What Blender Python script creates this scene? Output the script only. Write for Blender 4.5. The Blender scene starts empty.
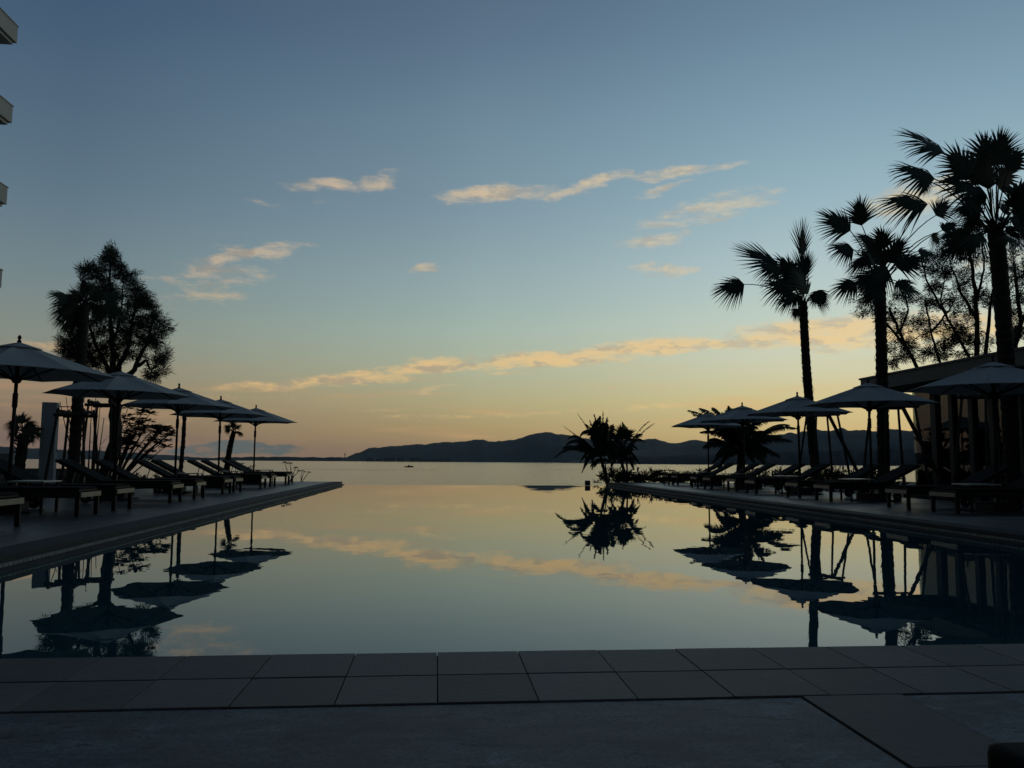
import bpy, bmesh, math, random
from mathutils import Vector, Matrix, noise as mnoise
PI = math.pi
R = math.radians
sc = bpy.context.scene
col = sc.collection

# ------------------------------------------------------------------ camera
# World frame: X across the pool, Y along it, Z up, z = 0 at the pool water.
F = 828.0
EYE = 0.92
TH = math.atan(75 / F)             # the camera looks 5.2 degrees right of the pool's axis
CAM = Vector((-0.01786, -3.60931, EYE))
PITCH = math.atan(77.4 / F)
ROLL = 0.006
cam_d = bpy.data.cameras.new('camera')
cam = bpy.data.objects.new('camera', cam_d)
col.objects.link(cam)
cam_d.sensor_width = 36.0
cam_d.lens = 36.0 * F / 1024.0
cam_d.clip_start = 0.05
cam_d.clip_end = 60000.0
MROT = Matrix.Rotation(-TH, 3, 'Z') @ Matrix.Rotation(PI / 2 + PITCH, 3, 'X') @ Matrix.Rotation(ROLL, 3, 'Z')
cam.matrix_world = Matrix.Translation(CAM) @ MROT.to_4x4()
sc.camera = cam


def ray(px, py):
    return MROT @ Vector(((px - 512) / F, (384 - py) / F, -1.0))


FWD = Vector((math.sin(TH), math.cos(TH), 0))


def D(px, py, dist):
    """the point seen in a direction, at a given real distance ahead"""
    r = ray(px, py)
    return CAM + r * (dist / r.dot(FWD))


def az_el(px, py):
    r = ray(px, py).normalized()
    return math.atan2(r.x, r.y), math.asin(r.z)


# ------------------------------------------------------------------ colours
def lin(c):
    out = []
    for v in c[:3]:
        v = v / 255.0
        out.append(v / 12.92 if v <= 0.04045 else ((v + 0.055) / 1.055) ** 2.4)
    return (out[0], out[1], out[2], 1.0)


# ------------------------------------------------------------------ world: dusk sky
world = bpy.data.worlds.new('World')
sc.world = world
world.use_nodes = True
wn, wl = world.node_tree.nodes, world.node_tree.links
wn.clear()


def N(nodes, t, **kw):
    n = nodes.new(t)
    for k, v in kw.items():
        setattr(n, k, v)
    return n


def mth(op, a, b=None, c=None, clamp=False):
    n = wn.new('ShaderNodeMath')
    n.operation = op
    n.use_clamp = clamp
    for i, v in enumerate((a, b, c)):
        if v is None:
            continue
        if isinstance(v, (int, float)):
            n.inputs[i].default_value = v
        else:
            wl.new(v, n.inputs[i])
    return n.outputs[0]


SUN_AZ = math.atan2(ray(940, 460).x, ray(940, 460).y)
SUN_EL = R(1.2)
tc = wn.new('ShaderNodeTexCoord')
sep = wn.new('ShaderNodeSeparateXYZ')
wl.new(tc.outputs['Generated'], sep.inputs[0])
X_, Y_, Z_ = sep.outputs
AZ = mth('ARCTAN2', X_, Y_)
EL = mth('ARCSINE', Z_)
tt = mth('SQRT', mth('DIVIDE', mth('MAXIMUM', EL, 0.0), PI / 2, clamp=True))


def el_at(py, px=512):
    return az_el(px, py)[1]


def ramp(stops, fac):
    n = wn.new('ShaderNodeValToRGB')
    cr = n.color_ramp
    cr.interpolation = 'EASE' if False else 'LINEAR'
    stops = sorted(((math.sqrt(max(0.0, e) / (PI / 2)), c) for e, c in stops), key=lambda s: s[0])
    cr.elements[0].position = stops[0][0]
    cr.elements[0].color = lin(stops[0][1])
    cr.elements[1].position = stops[-1][0]
    cr.elements[1].color = lin(stops[-1][1])
    for p, c in stops[1:-1]:
        e = cr.elements.new(p)
        e.color = lin(c)
    wl.new(fac, n.inputs[0])
    return n.outputs[0]


E_ = el_at
left = ramp([(0, (116, 101, 95)), (E_(445), (124, 107, 98)), (E_(425), (141, 121, 101)), (E_(395), (150, 137, 114)), (E_(350), (137, 146, 137)),
             (E_(290), (117, 137, 144)), (E_(220), (97, 121, 138)), (E_(140), (82, 106, 128)), (E_(50), (66, 92, 118)), (R(42), (46, 66, 88)), (R(90), (36, 52, 72))], tt)
mid = ramp([(0, (144, 124, 103)), (E_(450), (155, 132, 104)), (E_(430), (178, 156, 113)), (E_(405), (184, 174, 132)), (E_(370), (178, 185, 158)), (E_(330), (167, 187, 176)),
            (E_(280), (150, 174, 178)), (E_(210), (129, 154, 168)), (E_(130), (114, 141, 159)), (E_(40), (94, 118, 141)), (R(42), (50, 72, 94)), (R(90), (36, 52, 72))], tt)
right = ramp([(0, (182, 160, 122)), (E_(450), (195, 172, 120)), (E_(430), (213, 194, 136)), (E_(400), (218, 209, 156)), (E_(360), (214, 219, 192)), (E_(320), (200, 217, 206)),
              (E_(270), (180, 204, 208)), (E_(200), (153, 184, 197)), (E_(130), (132, 164, 183)), (E_(40), (110, 139, 161)), (R(42), (56, 80, 102)), (R(90), (36, 52, 72))], tt)
back = ramp([(0, (40, 46, 54)), (R(8), (44, 52, 62)), (R(25), (40, 54, 68)), (R(50), (36, 52, 68)), (R(90), (36, 52, 72))], tt)


def mixc(f, a, b, mode='MIX'):
    n = wn.new('ShaderNodeMix')
    n.data_type = 'RGBA'
    n.blend_type = mode
    if isinstance(f, (int, float)):
        n.inputs[0].default_value = f
    else:
        wl.new(f, n.inputs[0])
    for i, v in ((6, a), (7, b)):
        if isinstance(v, tuple):
            n.inputs[i].default_value = v
        else:
            wl.new(v, n.inputs[i])
    return n.outputs[2]


def smooth(v, a, b):
    n = wn.new('ShaderNodeMapRange')
    n.interpolation_type = 'SMOOTHSTEP'
    wl.new(v, n.inputs[0])
    n.inputs[1].default_value = a
    n.inputs[2].default_value = b
    return n.outputs[0]


A0, A1, A2 = az_el(60, 460)[0], az_el(480, 460)[0], az_el(880, 460)[0]


def lint(v, a, b):
    n = wn.new('ShaderNodeMapRange')
    wl.new(v, n.inputs[0])
    n.inputs[1].default_value = a
    n.inputs[2].default_value = b
    return n.outputs[0]


sky = mixc(lint(AZ, A0, A1), left, mid)
sky = mixc(smooth(AZ, A1 - 0.1, A2), sky, right)
away = mth('ABSOLUTE', mth('SUBTRACT', AZ, 0.25))
sky = mixc(smooth(away, 0.95, 2.0), sky, back)
nish = N(wn, 'ShaderNodeTexSky', sky_type='NISHITA')
nish.sun_disc = False
nish.sun_elevation = SUN_EL
nish.sun_rotation = SUN_AZ
nish.air_density = 1.2
nish.dust_density = 1.0
nsc = mixc(1.0, nish.outputs[0], (0.05, 0.05, 0.05, 1), 'MULTIPLY')
sky = mixc(0.08, sky, nsc)
# soft wide streaks low in the sky
cmb = wn.new('ShaderNodeCombineXYZ')
wl.new(AZ, cmb.inputs[0]); wl.new(EL, cmb.inputs[1])


def noisetex(scale_v, sc_, det, rough, rot=0.0, loc=(0, 0, 0), src=None):
    mp = wn.new('ShaderNodeMapping')
    mp.inputs['Scale'].default_value = scale_v
    mp.inputs['Rotation'].default_value = (0, 0, rot)
    mp.inputs['Location'].default_value = loc
    wl.new(src or cmb.outputs[0], mp.inputs[0])
    n = wn.new('ShaderNodeTexNoise')
    n.inputs['Scale'].default_value = sc_
    n.inputs['Detail'].default_value = det
    n.inputs['Roughness'].default_value = rough
    wl.new(mp.outputs[0], n.inputs['Vector'])
    return n


st = noisetex((1.2, 16, 1), 3.0, 5, 0.55, rot=-0.03)
lowmask = mth('MULTIPLY', smooth(EL, 0.005, 0.03), mth('SUBTRACT', 1.0, smooth(EL, 0.06, 0.14)))
stm = mth('MULTIPLY', mth('MULTIPLY', smooth(st.outputs[0], 0.5, 0.68), lowmask), 0.55)
sky = mixc(stm, sky, mixc(lint(AZ, A0, A2), lin((178, 140, 108)), lin((232, 190, 128))))
# clouds: each is an elongated bank at a fixed direction in the sky, broken up by noise
wz = noisetex((1, 2.2, 1), 9.0, 4, 0.6)
wv = wn.new('ShaderNodeVectorMath'); wv.operation = 'SUBTRACT'
wl.new(wz.outputs[1], wv.inputs[0]); wv.inputs[1].default_value = (0.5, 0.5, 0.5)
ws = wn.new('ShaderNodeVectorMath'); ws.operation = 'MULTIPLY'
wl.new(wv.outputs[0], ws.inputs[0]); ws.inputs[1].default_value = (0.11, 0.034, 0.0)
wa = wn.new('ShaderNodeVectorMath'); wa.operation = 'ADD'
wl.new(cmb.outputs[0], wa.inputs[0]); wl.new(ws.outputs[0], wa.inputs[1])
CV = wa.outputs[0]
PXR = 1.0 / 860.0
clouds = [  # px, py, half length, half thickness, tilt degrees, strength
    (322, 186, 42, 8, 2, 1.0), (384, 181, 36, 9, 18, .85), (290, 203, 62, 5, 3, .35), (208, 274, 70, 24, 14, .5), (240, 255, 58, 10, 17, 1.05),
    (200, 268, 50, 11, 18, .75), (228, 283, 42, 8, 12, .7), (205, 296, 44, 7, 4, .6), (298, 241, 22, 4, 8, .5), (496, 196, 60, 10, 6, 1.15), (575, 186, 60, 8, 12, 1.1), (665, 172, 84, 6, 2, 1.0),
    (668, 186, 34, 6, 14, .8), (705, 209, 80, 14, 9, .8), (655, 239, 40, 9, 3, .7), (672, 268, 40, 7, -4, .9), (426, 271, 24, 5, 8, .8), (536, 242, 18, 3, 4, .6),
    (305, 384, 95, 7, 7, 1.0), (352, 377, 36, 8, 0, 1.1), (425, 369, 75, 10, 9, 1.15), (480, 362, 70, 8, 6, 1.1), (550, 357, 105, 10, 5, 1.3), (650, 348, 90, 11, 3, 1.3), (712, 343, 50, 9, 0, 1.2),
    (820, 334, 120, 17, 2, 1.35), (930, 330, 100, 16, 3, 1.2), (418, 389, 44, 4, 5, .7), (520, 372, 60, 3, 4, .5), (930, 196, 60, 20, 10, .95), (1010, 255, 60, 24, 0, .6),
    (45, 345, 24, 6, 5, .75), (165, 300, 30, 12, 0, .35), (230, 402, 90, 5, 3, .3), (480, 418, 110, 4, 2, .45), (380, 412, 60, 3, 3, .4), (110, 420, 110, 6, 2, .35), (640, 408, 90, 4, 2, .4),
    (-160, 240, 100, 20, 5, .8), (1180, 180, 120, 22, -5, .8), (560, -160, 200, 18, 8, .5), (250, -90, 140, 14, -8, .5)]
M = None
for px, py, a, b, tilt, s in clouds:
    ca, ce = az_el(px, py)
    mp = wn.new('ShaderNodeMapping')
    mp.vector_type = 'TEXTURE'
    mp.inputs['Location'].default_value = (ca, ce, 0)
    mp.inputs['Rotation'].default_value = (0, 0, R(tilt))
    mp.inputs['Scale'].default_value = (a * 1.14 * PXR, b * 1.15 * PXR, 1)
    wl.new(CV, mp.inputs[0])
    dt = wn.new('ShaderNodeVectorMath'); dt.operation = 'DOT_PRODUCT'
    wl.new(mp.outputs[0], dt.inputs[0]); wl.new(mp.outputs[0], dt.inputs[1])
    m = mth('MULTIPLY', mth('SUBTRACT', 1.0, dt.outputs['Value'], clamp=True), s)
    M = m if M is None else mth('MAXIMUM', M, m)
fb = noisetex((1, 3.6, 1), 20.0, 12, 0.74, rot=0.16)
dens = mth('ADD', M, mth('MULTIPLY', mth('SUBTRACT', fb.outputs[0], 0.5), 3.0))
has = smooth(M, 0.0, 0.18)
cm = mth('MULTIPLY', smooth(dens, 0.15, 1.35), has)
lit = noisetex((1, 2.6, 1), 24.0, 5, 0.6, rot=0.2, loc=(0.0, 0.02, 0))
warm = mixc(smooth(EL, 0.1, 0.24), lin((240, 196, 128)), lin((206, 186, 160)))
warm = mixc(lint(AZ, A0, A2), mixc(0.35, warm, lin((196, 160, 128))), mixc(0.3, warm, lin((255, 236, 176))))
shade = mixc(lint(AZ, A0, A2), lin((118, 116, 116)), lin((178, 172, 158)))
cc = mixc(mth('ADD', smooth(lit.outputs[0], 0.38, 0.6), 0.35, clamp=True), shade, warm)
sky = mixc(mth('MULTIPLY', cm, 0.84), sky, cc)
# distant blue cloud bank over the left headland
ca, ce = az_el(238, 449)
mp = wn.new('ShaderNodeMapping'); mp.vector_type = 'TEXTURE'
mp.inputs['Location'].default_value = (ca, ce, 0); mp.inputs['Scale'].default_value = (66 * PXR, 8.5 * PXR, 1)
wl.new(CV, mp.inputs[0])
dt = wn.new('ShaderNodeVectorMath'); dt.operation = 'DOT_PRODUCT'
wl.new(mp.outputs[0], dt.inputs[0]); wl.new(mp.outputs[0], dt.inputs[1])
bm_ = smooth(mth('SUBTRACT', 1.0, dt.outputs['Value']), 0.0, 0.45)
bm_ = mth('MULTIPLY', bm_, smooth(fb.outputs[0], 0.36, 0.52))
sky = mixc(mth('MULTIPLY', bm_, 0.8), sky, lin((82, 100, 104)))
bg = wn.new('ShaderNodeBackground')
wl.new(sky, bg.inputs[0])
bg.inputs[1].default_value = 1.0
wo = wn.new('ShaderNodeOutputWorld')
wl.new(bg.outputs[0], wo.inputs[0])

# the sun is already behind the hills on the right; only a faint wide glow is left of it
sd = bpy.data.lights.new('sun', 'SUN')
sd.energy = 0.003
sd.angle = R(40)
sd.color = (1.0, 0.72, 0.45)
so = bpy.data.objects.new('sun', sd)
col.objects.link(so)
sdir = Vector((math.sin(SUN_AZ) * math.cos(R(4)), math.cos(SUN_AZ) * math.cos(R(4)), math.sin(R(4))))
so.rotation_euler = (-sdir).to_track_quat('-Z', 'Y').to_euler()
so.location = (20, 40, 30)

sc.view_settings.view_transform = 'Standard'
sc.view_settings.look = 'None'
sc.view_settings.exposure = 0.0
sc.view_settings.gamma = 1.0
sc.view_settings.use_curve_mapping = False

# ------------------------------------------------------------------ materials
MATS = {}


def mat(name, color, rough=0.7, metal=0.0, var=0.0, vscale=6.0, bump=0.0, bscale=20.0, ior=1.45, spec=None, detail=5.0, island=0.0, coords='Object', stretch=(1, 1, 1), sheen=0.0):
    m = bpy.data.materials.new(name)
    m.use_nodes = True
    nt = m.node_tree
    nd, lk = nt.nodes, nt.links
    p = nd['Principled BSDF']
    p.inputs['Base Color'].default_value = (*color, 1)
    p.inputs['Roughness'].default_value = rough
    p.inputs['Metallic'].default_value = metal
    p.inputs['IOR'].default_value = ior
    if spec is not None:
        p.inputs['Specular IOR Level'].default_value = spec
    t = nd.new('ShaderNodeTexCoord')
    mp_ = nd.new('ShaderNodeMapping')
    mp_.inputs['Scale'].default_value = stretch
    lk.new(t.outputs[coords], mp_.inputs[0])
    last = None
    if var > 0:
        n = nd.new('ShaderNodeTexNoise')
        n.inputs['Scale'].default_value = vscale
        n.inputs['Detail'].default_value = detail
        n.inputs['Roughness'].default_value = 0.62
        lk.new(mp_.outputs[0], n.inputs['Vector'])
        cr = nd.new('ShaderNodeValToRGB')
        cr.color_ramp.elements[0].position = 0.3
        cr.color_ramp.elements[1].position = 0.7
        cr.color_ramp.elements[0].color = (*[c * (1 - var) for c in color], 1)
        cr.color_ramp.elements[1].color = (*[min(1, c * (1 + var)) for c in color], 1)
        lk.new(n.outputs[0], cr.inputs[0])
        last = cr.outputs[0]
        rr = nd.new('ShaderNodeMapRange')
        rr.inputs[3].default_value = max(0.02, rough - 0.12)
        rr.inputs[4].default_value = min(1, rough + 0.12)
        lk.new(n.outputs[0], rr.inputs[0])
        lk.new(rr.outputs[0], p.inputs['Roughness'])
    if island > 0:
        g = nd.new('ShaderNodeNewGeometry')
        mr = nd.new('ShaderNodeMapRange')
        mr.inputs[3].default_value = 1 - island
        mr.inputs[4].default_value = 1 + island
        lk.new(g.outputs['Random Per Island'], mr.inputs[0])
        mx = nd.new('ShaderNodeMix'); mx.data_type = 'RGBA'; mx.blend_type = 'MULTIPLY'
        mx.inputs[0].default_value = 1
        cx = nd.new('ShaderNodeCombineColor')
        for i in range(3):
            lk.new(mr.outputs[0], cx.inputs[i])
        if last is None:
            mx.inputs[6].default_value = (*color, 1)
        else:
            lk.new(last, mx.inputs[6])
        lk.new(cx.outputs[0], mx.inputs[7])
        last = mx.outputs[2]
    if last is not None:
        lk.new(last, p.inputs['Base Color'])
    if bump > 0:
        n2 = nd.new('ShaderNodeTexNoise')
        n2.inputs['Scale'].default_value = bscale
        n2.inputs['Detail'].default_value = 6
        lk.new(mp_.outputs[0], n2.inputs['Vector'])
        b = nd.new('ShaderNodeBump')
        b.inputs['Strength'].default_value = bump
        b.inputs['Distance'].default_value = 0.02
        lk.new(n2.outputs[0], b.inputs['Height'])
        lk.new(b.outputs[0], p.inputs['Normal'])
    MATS[name] = m
    return m


mat('tile', (0.115, 0.10, 0.09), 0.62, var=0.38, vscale=3.2, bump=0.12, bscale=35, island=0.26, detail=8)
mat('grout', (0.045, 0.043, 0.04), 0.9)
mat('slate', (0.088, 0.093, 0.104), 0.6, var=0.55, vscale=2.2, bump=0.3, bscale=3.0, detail=14)
mat('deck', (0.085, 0.085, 0.09), 0.4, var=0.22, vscale=3, bump=0.25, bscale=40, island=0.06, stretch=(1, 1, 1))
mat('coping', (0.06, 0.06, 0.06), 0.7, spec=0.25, var=0.2, vscale=6, bump=0.2, bscale=50, island=0.08)
mat('gutter', (0.34, 0.325, 0.28), 0.75, spec=0.2, var=0.12, vscale=12, island=0.12)
mat('basin', (0.06, 0.13, 0.15), 0.4, var=0.2, vscale=8)
mat('soil', (0.035, 0.04, 0.028), 0.95, var=0.4, vscale=2.0, bump=0.8, bscale=6)
mat('fabric', (0.6, 0.6, 0.59), 0.85, var=0.06, vscale=4, bump=0.15, bscale=180)
mat('dark_wood', (0.016, 0.014, 0.013), 0.6, spec=0.3, var=0.3, vscale=10, stretch=(1, 1, 6))
mat('lit_wood', (0.32, 0.28, 0.21), 0.4, var=0.25, vscale=18)  # pale tone paints in the light reflected off the lounger's end face
mat('sling', (0.012, 0.015, 0.018), 0.85, spec=0.15, var=0.15, vscale=40)
mat('rubber', (0.02, 0.02, 0.02), 0.8)
mat('metal', (0.45, 0.45, 0.45), 0.35, metal=1.0)
mat('stone_base', (0.05, 0.05, 0.055), 0.7, var=0.2, vscale=12)
mat('table_top', (0.5, 0.48, 0.42), 0.3, var=0.1, vscale=8)
mat('plaster', (0.34, 0.38, 0.41), 0.8, var=0.1, vscale=2.5, bump=0.2, bscale=40)
mat('wall_plaster', (0.26, 0.27, 0.26), 0.85, var=0.2, vscale=2.0, bump=0.2, bscale=30)
mat('hotel', (0.5, 0.5, 0.46), 0.8, var=0.08, vscale=1.0)
mat('hotel_dark', (0.05, 0.055, 0.06), 0.3)
mat('roof', (0.15, 0.145, 0.135), 0.7, var=0.15, vscale=1.5)
mat('column', (0.025, 0.024, 0.023), 0.6, var=0.2, vscale=10)
mat('palm_trunk', (0.035, 0.028, 0.022), 0.95, var=0.35, vscale=14, bump=1.0, bscale=26, stretch=(1, 1, 2.5))
mat('bark', (0.03, 0.025, 0.021), 0.95, var=0.35, vscale=12, bump=0.8, bscale=22)
mat('fan_leaf', (0.035, 0.055, 0.028), 0.62, var=0.3, vscale=3, island=0.25)
mat('feather_leaf', (0.03, 0.05, 0.025), 0.65, var=0.3, vscale=3, island=0.3)
mat('needles', (0.03, 0.042, 0.024), 0.8, island=0.35)
mat('shrub_leaf', (0.04, 0.065, 0.03), 0.6, island=0.35)
mat('stake', (0.05, 0.042, 0.035), 0.85, var=0.3, vscale=15)
mat('bag', (0.003, 0.003, 0.004), 0.7, spec=0.1, bump=0.2, bscale=90)
mat('buoy', (0.12, 0.1, 0.08), 0.5)
mat('boat', (0.05, 0.055, 0.06), 0.5)
mat('white', (0.7, 0.7, 0.68), 0.5)
mat('town', (0.34, 0.34, 0.33), 0.8)


def hillmat(name, color, var, vs):
    return mat(name, color, 0.95, var=var, vscale=vs, detail=8)


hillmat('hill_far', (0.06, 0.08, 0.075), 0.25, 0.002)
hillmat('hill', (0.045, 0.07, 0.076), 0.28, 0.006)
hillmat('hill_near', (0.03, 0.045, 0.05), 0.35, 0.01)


def water_mat(name, body, rough, waves, strength, dist):
    m = bpy.data.materials.new(name)
    m.use_nodes = True
    nd, lk = m.node_tree.nodes, m.node_tree.links
    p = nd['Principled BSDF']
    p.inputs['Base Color'].default_value = (*body, 1)
    p.inputs['Roughness'].default_value = rough
    p.inputs['IOR'].default_value = 1.333
    t = nd.new('ShaderNodeTexCoord')
    h = None
    for scale_v, s, amp in waves:
        mp_ = nd.new('ShaderNodeMapping')
        mp_.inputs['Scale'].default_value = scale_v
        lk.new(t.outputs['Object'], mp_.inputs[0])
        n = nd.new('ShaderNodeTexNoise')
        n.inputs['Scale'].default_value = s
        n.inputs['Detail'].default_value = 2.0
        lk.new(mp_.outputs[0], n.inputs['Vector'])
        k = nd.new('ShaderNodeMath'); k.operation = 'MULTIPLY'
        lk.new(n.outputs[0], k.inputs[0]); k.inputs[1].default_value = amp
        if h is None:
            h = k.outputs[0]
        else:
            a = nd.new('ShaderNodeMath'); a.operation = 'ADD'
            lk.new(h, a.inputs[0]); lk.new(k.outputs[0], a.inputs[1])
            h = a.outputs[0]
    b = nd.new('ShaderNodeBump')
    b.inputs['Strength'].default_value = strength
    b.inputs['Distance'].default_value = dist
    lk.new(h, b.inputs['Height'])
    lk.new(b.outputs[0], p.inputs['Normal'])
    MATS[name] = m


water_mat('pool_water', (0.014, 0.08, 0.095), 0.0, [((1, 0.6, 1), 0.9, 1.0), ((1, 0.8, 1), 3.5, 0.16)], 1.0, 0.0026)
water_mat('sea_water', (0.05, 0.075, 0.08), 0.12, [((0.35, 1.0, 1), 0.5, 1.0), ((0.15, 1.0, 1), 0.06, 3.0)], 1.0, 0.22)


def glass_mat():
    m = bpy.data.materials.new('tinted_glass')
    m.use_nodes = True
    nd, lk = m.node_tree.nodes, m.node_tree.links
    nd.clear()
    o = nd.new('ShaderNodeOutputMaterial')
    tr = nd.new('ShaderNodeBsdfTransparent'); tr.inputs[0].default_value = (0.6, 0.64, 0.60, 1)
    gl = nd.new('ShaderNodeBsdfGlossy'); gl.inputs['Roughness'].default_value = 0.01
    gl.inputs[0].default_value = (0.8, 0.85, 0.85, 1)
    fr = nd.new('ShaderNodeFresnel'); fr.inputs[0].default_value = 1.7
    mx = nd.new('ShaderNodeMixShader')
    lk.new(fr.outputs[0], mx.inputs[0]); lk.new(tr.outputs[0], mx.inputs[1]); lk.new(gl.outputs[0], mx.inputs[2])
    lk.new(mx.outputs[0], o.inputs[0])
    MATS['tinted_glass'] = m


glass_mat()
_m = MATS['fabric']; _nd, _lk = _m.node_tree.nodes, _m.node_tree.links
_t = _nd.new('ShaderNodeBsdfTranslucent'); _t.inputs[0].default_value = (0.5, 0.5, 0.5, 1)
_x = _nd.new('ShaderNodeMixShader'); _x.inputs[0].default_value = 0.3
_o = [n for n in _nd if n.type == 'OUTPUT_MATERIAL'][0]
_lk.new(_nd['Principled BSDF'].outputs[0], _x.inputs[1]); _lk.new(_t.outputs[0], _x.inputs[2]); _lk.new(_x.outputs[0], _o.inputs[0])
# pits and pale worn patches in the rough stone
_m = MATS['slate']; _nd, _lk = _m.node_tree.nodes, _m.node_tree.links
_p = _nd['Principled BSDF']
_src = _p.inputs['Base Color'].links[0].from_socket
_tc = _nd.new('ShaderNodeTexCoord')


def _layer(scale, lo, hi, c0, c1, src, det=8, st=(1, 1, 1)):
    mp_ = _nd.new('ShaderNodeMapping'); mp_.inputs['Scale'].default_value = st
    _lk.new(_tc.outputs['Object'], mp_.inputs[0])
    n = _nd.new('ShaderNodeTexNoise'); n.inputs['Scale'].default_value = scale; n.inputs['Detail'].default_value = det; n.inputs['Roughness'].default_value = .65
    _lk.new(mp_.outputs[0], n.inputs['Vector'])
    mr = _nd.new('ShaderNodeMapRange'); mr.inputs[1].default_value = lo; mr.inputs[2].default_value = hi; mr.inputs[3].default_value = c0; mr.inputs[4].default_value = c1
    _lk.new(n.outputs[0], mr.inputs[0])
    cx = _nd.new('ShaderNodeCombineColor')
    for i in range(3): _lk.new(mr.outputs[0], cx.inputs[i])
    mx = _nd.new('ShaderNodeMix'); mx.data_type = 'RGBA'; mx.blend_type = 'MULTIPLY'; mx.inputs[0].default_value = 1
    _lk.new(src, mx.inputs[6]); _lk.new(cx.outputs[0], mx.inputs[7])
    return mx.outputs[2]


_c = _layer(14, .33, .40, .25, 1.0, _src, 4, (1, 1.6, 1))
_c = _layer(1.3, .40, .62, .85, 1.5, _c, 10, (.8, 1.5, 1))
_c = _layer(70, .35, .65, .6, 1.4, _c, 4)
_c = _layer(5, .38, .62, .7, 1.35, _c, 10, (1, 2.2, 1))
_lk.new(_c, _p.inputs['Base Color'])


# ------------------------------------------------------------------ mesh helpers
class MB:
    def __init__(s):
        s.v = []; s.f = []

    def add(s, vs, fs):
        o = len(s.v)
        s.v.extend([tuple(v) for v in vs])
        s.f.extend([tuple(i + o for i in f) for f in fs])
        return s

    def box(s, lo, hi, m=None, taper=None):
        x0, y0, z0 = lo; x1, y1, z1 = hi
        vs = [Vector(p) for p in ((x0, y0, z0), (x1, y0, z0), (x1, y1, z0), (x0, y1, z0), (x0, y0, z1), (x1, y0, z1), (x1, y1, z1), (x0, y1, z1))]
        if m is not None:
            vs = [m @ v for v in vs]
        return s.add(vs, [(3, 2, 1, 0), (4, 5, 6, 7), (0, 1, 5, 4), (1, 2, 6, 5), (2, 3, 7, 6), (3, 0, 4, 7)])

    def tube(s, pts, rads, n=8, cap=True):
        pts = [Vector(p) for p in pts]
        if isinstance(rads, (int, float)):
            rads = [rads] * len(pts)
        o = len(s.v)
        up = Vector((0.13, 0.21, 1)).normalized()
        for i, p in enumerate(pts):
            d = (pts[min(i + 1, len(pts) - 1)] - pts[max(i - 1, 0)])
            if d.length < 1e-9:
                d = Vector((0, 0, 1))
            d.normalize()
            a = d.cross(up)
            if a.length < 0.05:
                a = d.cross(Vector((1, 0, 0)))
            a.normalize()
            b = d.cross(a)
            for k in range(n):
                t = 2 * PI * k / n
                s.v.append(tuple(p + (a * math.cos(t) + b * math.sin(t)) * rads[i]))
        for i in range(len(pts) - 1):
            for k in range(n):
                k2 = (k + 1) % n
                s.f.append((o + i * n + k, o + i * n + k2, o + (i + 1) * n + k2, o + (i + 1) * n + k))
        if cap:
            s.f.append(tuple(o + k for k in range(n))[::-1])
            s.f.append(tuple(o + (len(pts) - 1) * n + k for k in range(n)))
        return s

    def lathe(s, prof, c=(0, 0, 0), n=16):
        o = len(s.v)
        for r, z in prof:
            for k in range(n):
                t = 2 * PI * k / n
                s.v.append((c[0] + r * math.cos(t), c[1] + r * math.sin(t), c[2] + z))
        for i in range(len(prof) - 1):
            for k in range(n):
                k2 = (k + 1) % n
                s.f.append((o + i * n + k, o + i * n + k2, o + (i + 1) * n + k2, o + (i + 1) * n + k))
        s.f.append(tuple(o + k for k in range(n))[::-1])
        s.f.append(tuple(o + (len(prof) - 1) * n + k for k in range(n)))
        return s

    def build(s, name, m, parent=None, bevel=0.0, smooth_=False):
        me = bpy.data.meshes.new(name)
        me.from_pydata(s.v, [], s.f)
        me.update()
        if bevel > 0:
            b = bmesh.new(); b.from_mesh(me)
            bmesh.ops.recalc_face_normals(b, faces=b.faces)
            bmesh.ops.bevel(b, geom=list(b.edges), offset=bevel, segments=2, affect='EDGES', profile=0.6)
            b.to_mesh(me); b.free()
        if smooth_:
            for p in me.polygons:
                p.use_smooth = True
        me.materials.append(MATS[m])
        o = bpy.data.objects.new(name, me)
        col.objects.link(o)
        if parent is not None:
            o.parent = parent
        return o


def tag(o, label=None, cat=None, group=None, kind=None):
    if label: o['label'] = label
    if cat: o['category'] = cat
    if group: o['group'] = group
    if kind: o['kind'] = kind
    return o


def thing(name, loc, label, cat, group=None, rz=0.0):
    o = bpy.data.objects.new(name, None)
    o.empty_display_size = 0.2
    col.objects.link(o)
    o.location = loc
    o.rotation_euler = (0, 0, rz)
    return tag(o, label, cat, group)


def copy_tree(o, parent=None):
    c = o.copy()
    col.objects.link(c)
    if parent is not None:
        c.parent = parent
    for ch in list(o.children):
        copy_tree(ch, c)
    return c


def place(proto, used, loc, rz, label, scale=1.0):
    o = proto if not used else copy_tree(proto)
    o.location = loc
    o.rotation_euler = (0, 0, rz)
    o.scale = (scale, scale, scale)
    o['label'] = label
    return o


DECK = 0.09
UL, UR = -3.55, 6.75          # pool edges
V0, V1 = 0.41, 29.1
WZ = -0.02                    # water level, just under the lip

# ------------------------------------------------------------------ setting
# sea
s = MB()
xs = [-16000, -3000, -600, 0, 600, 3000, 16000]
s.add([(-12000, 29.4, -4), (12000, 29.4, -4), (12000, 13000, -4), (-12000, 13000, -4)], [(0, 1, 2, 3)])
tag(s.build('sea', 'sea_water'), kind='structure')


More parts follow.
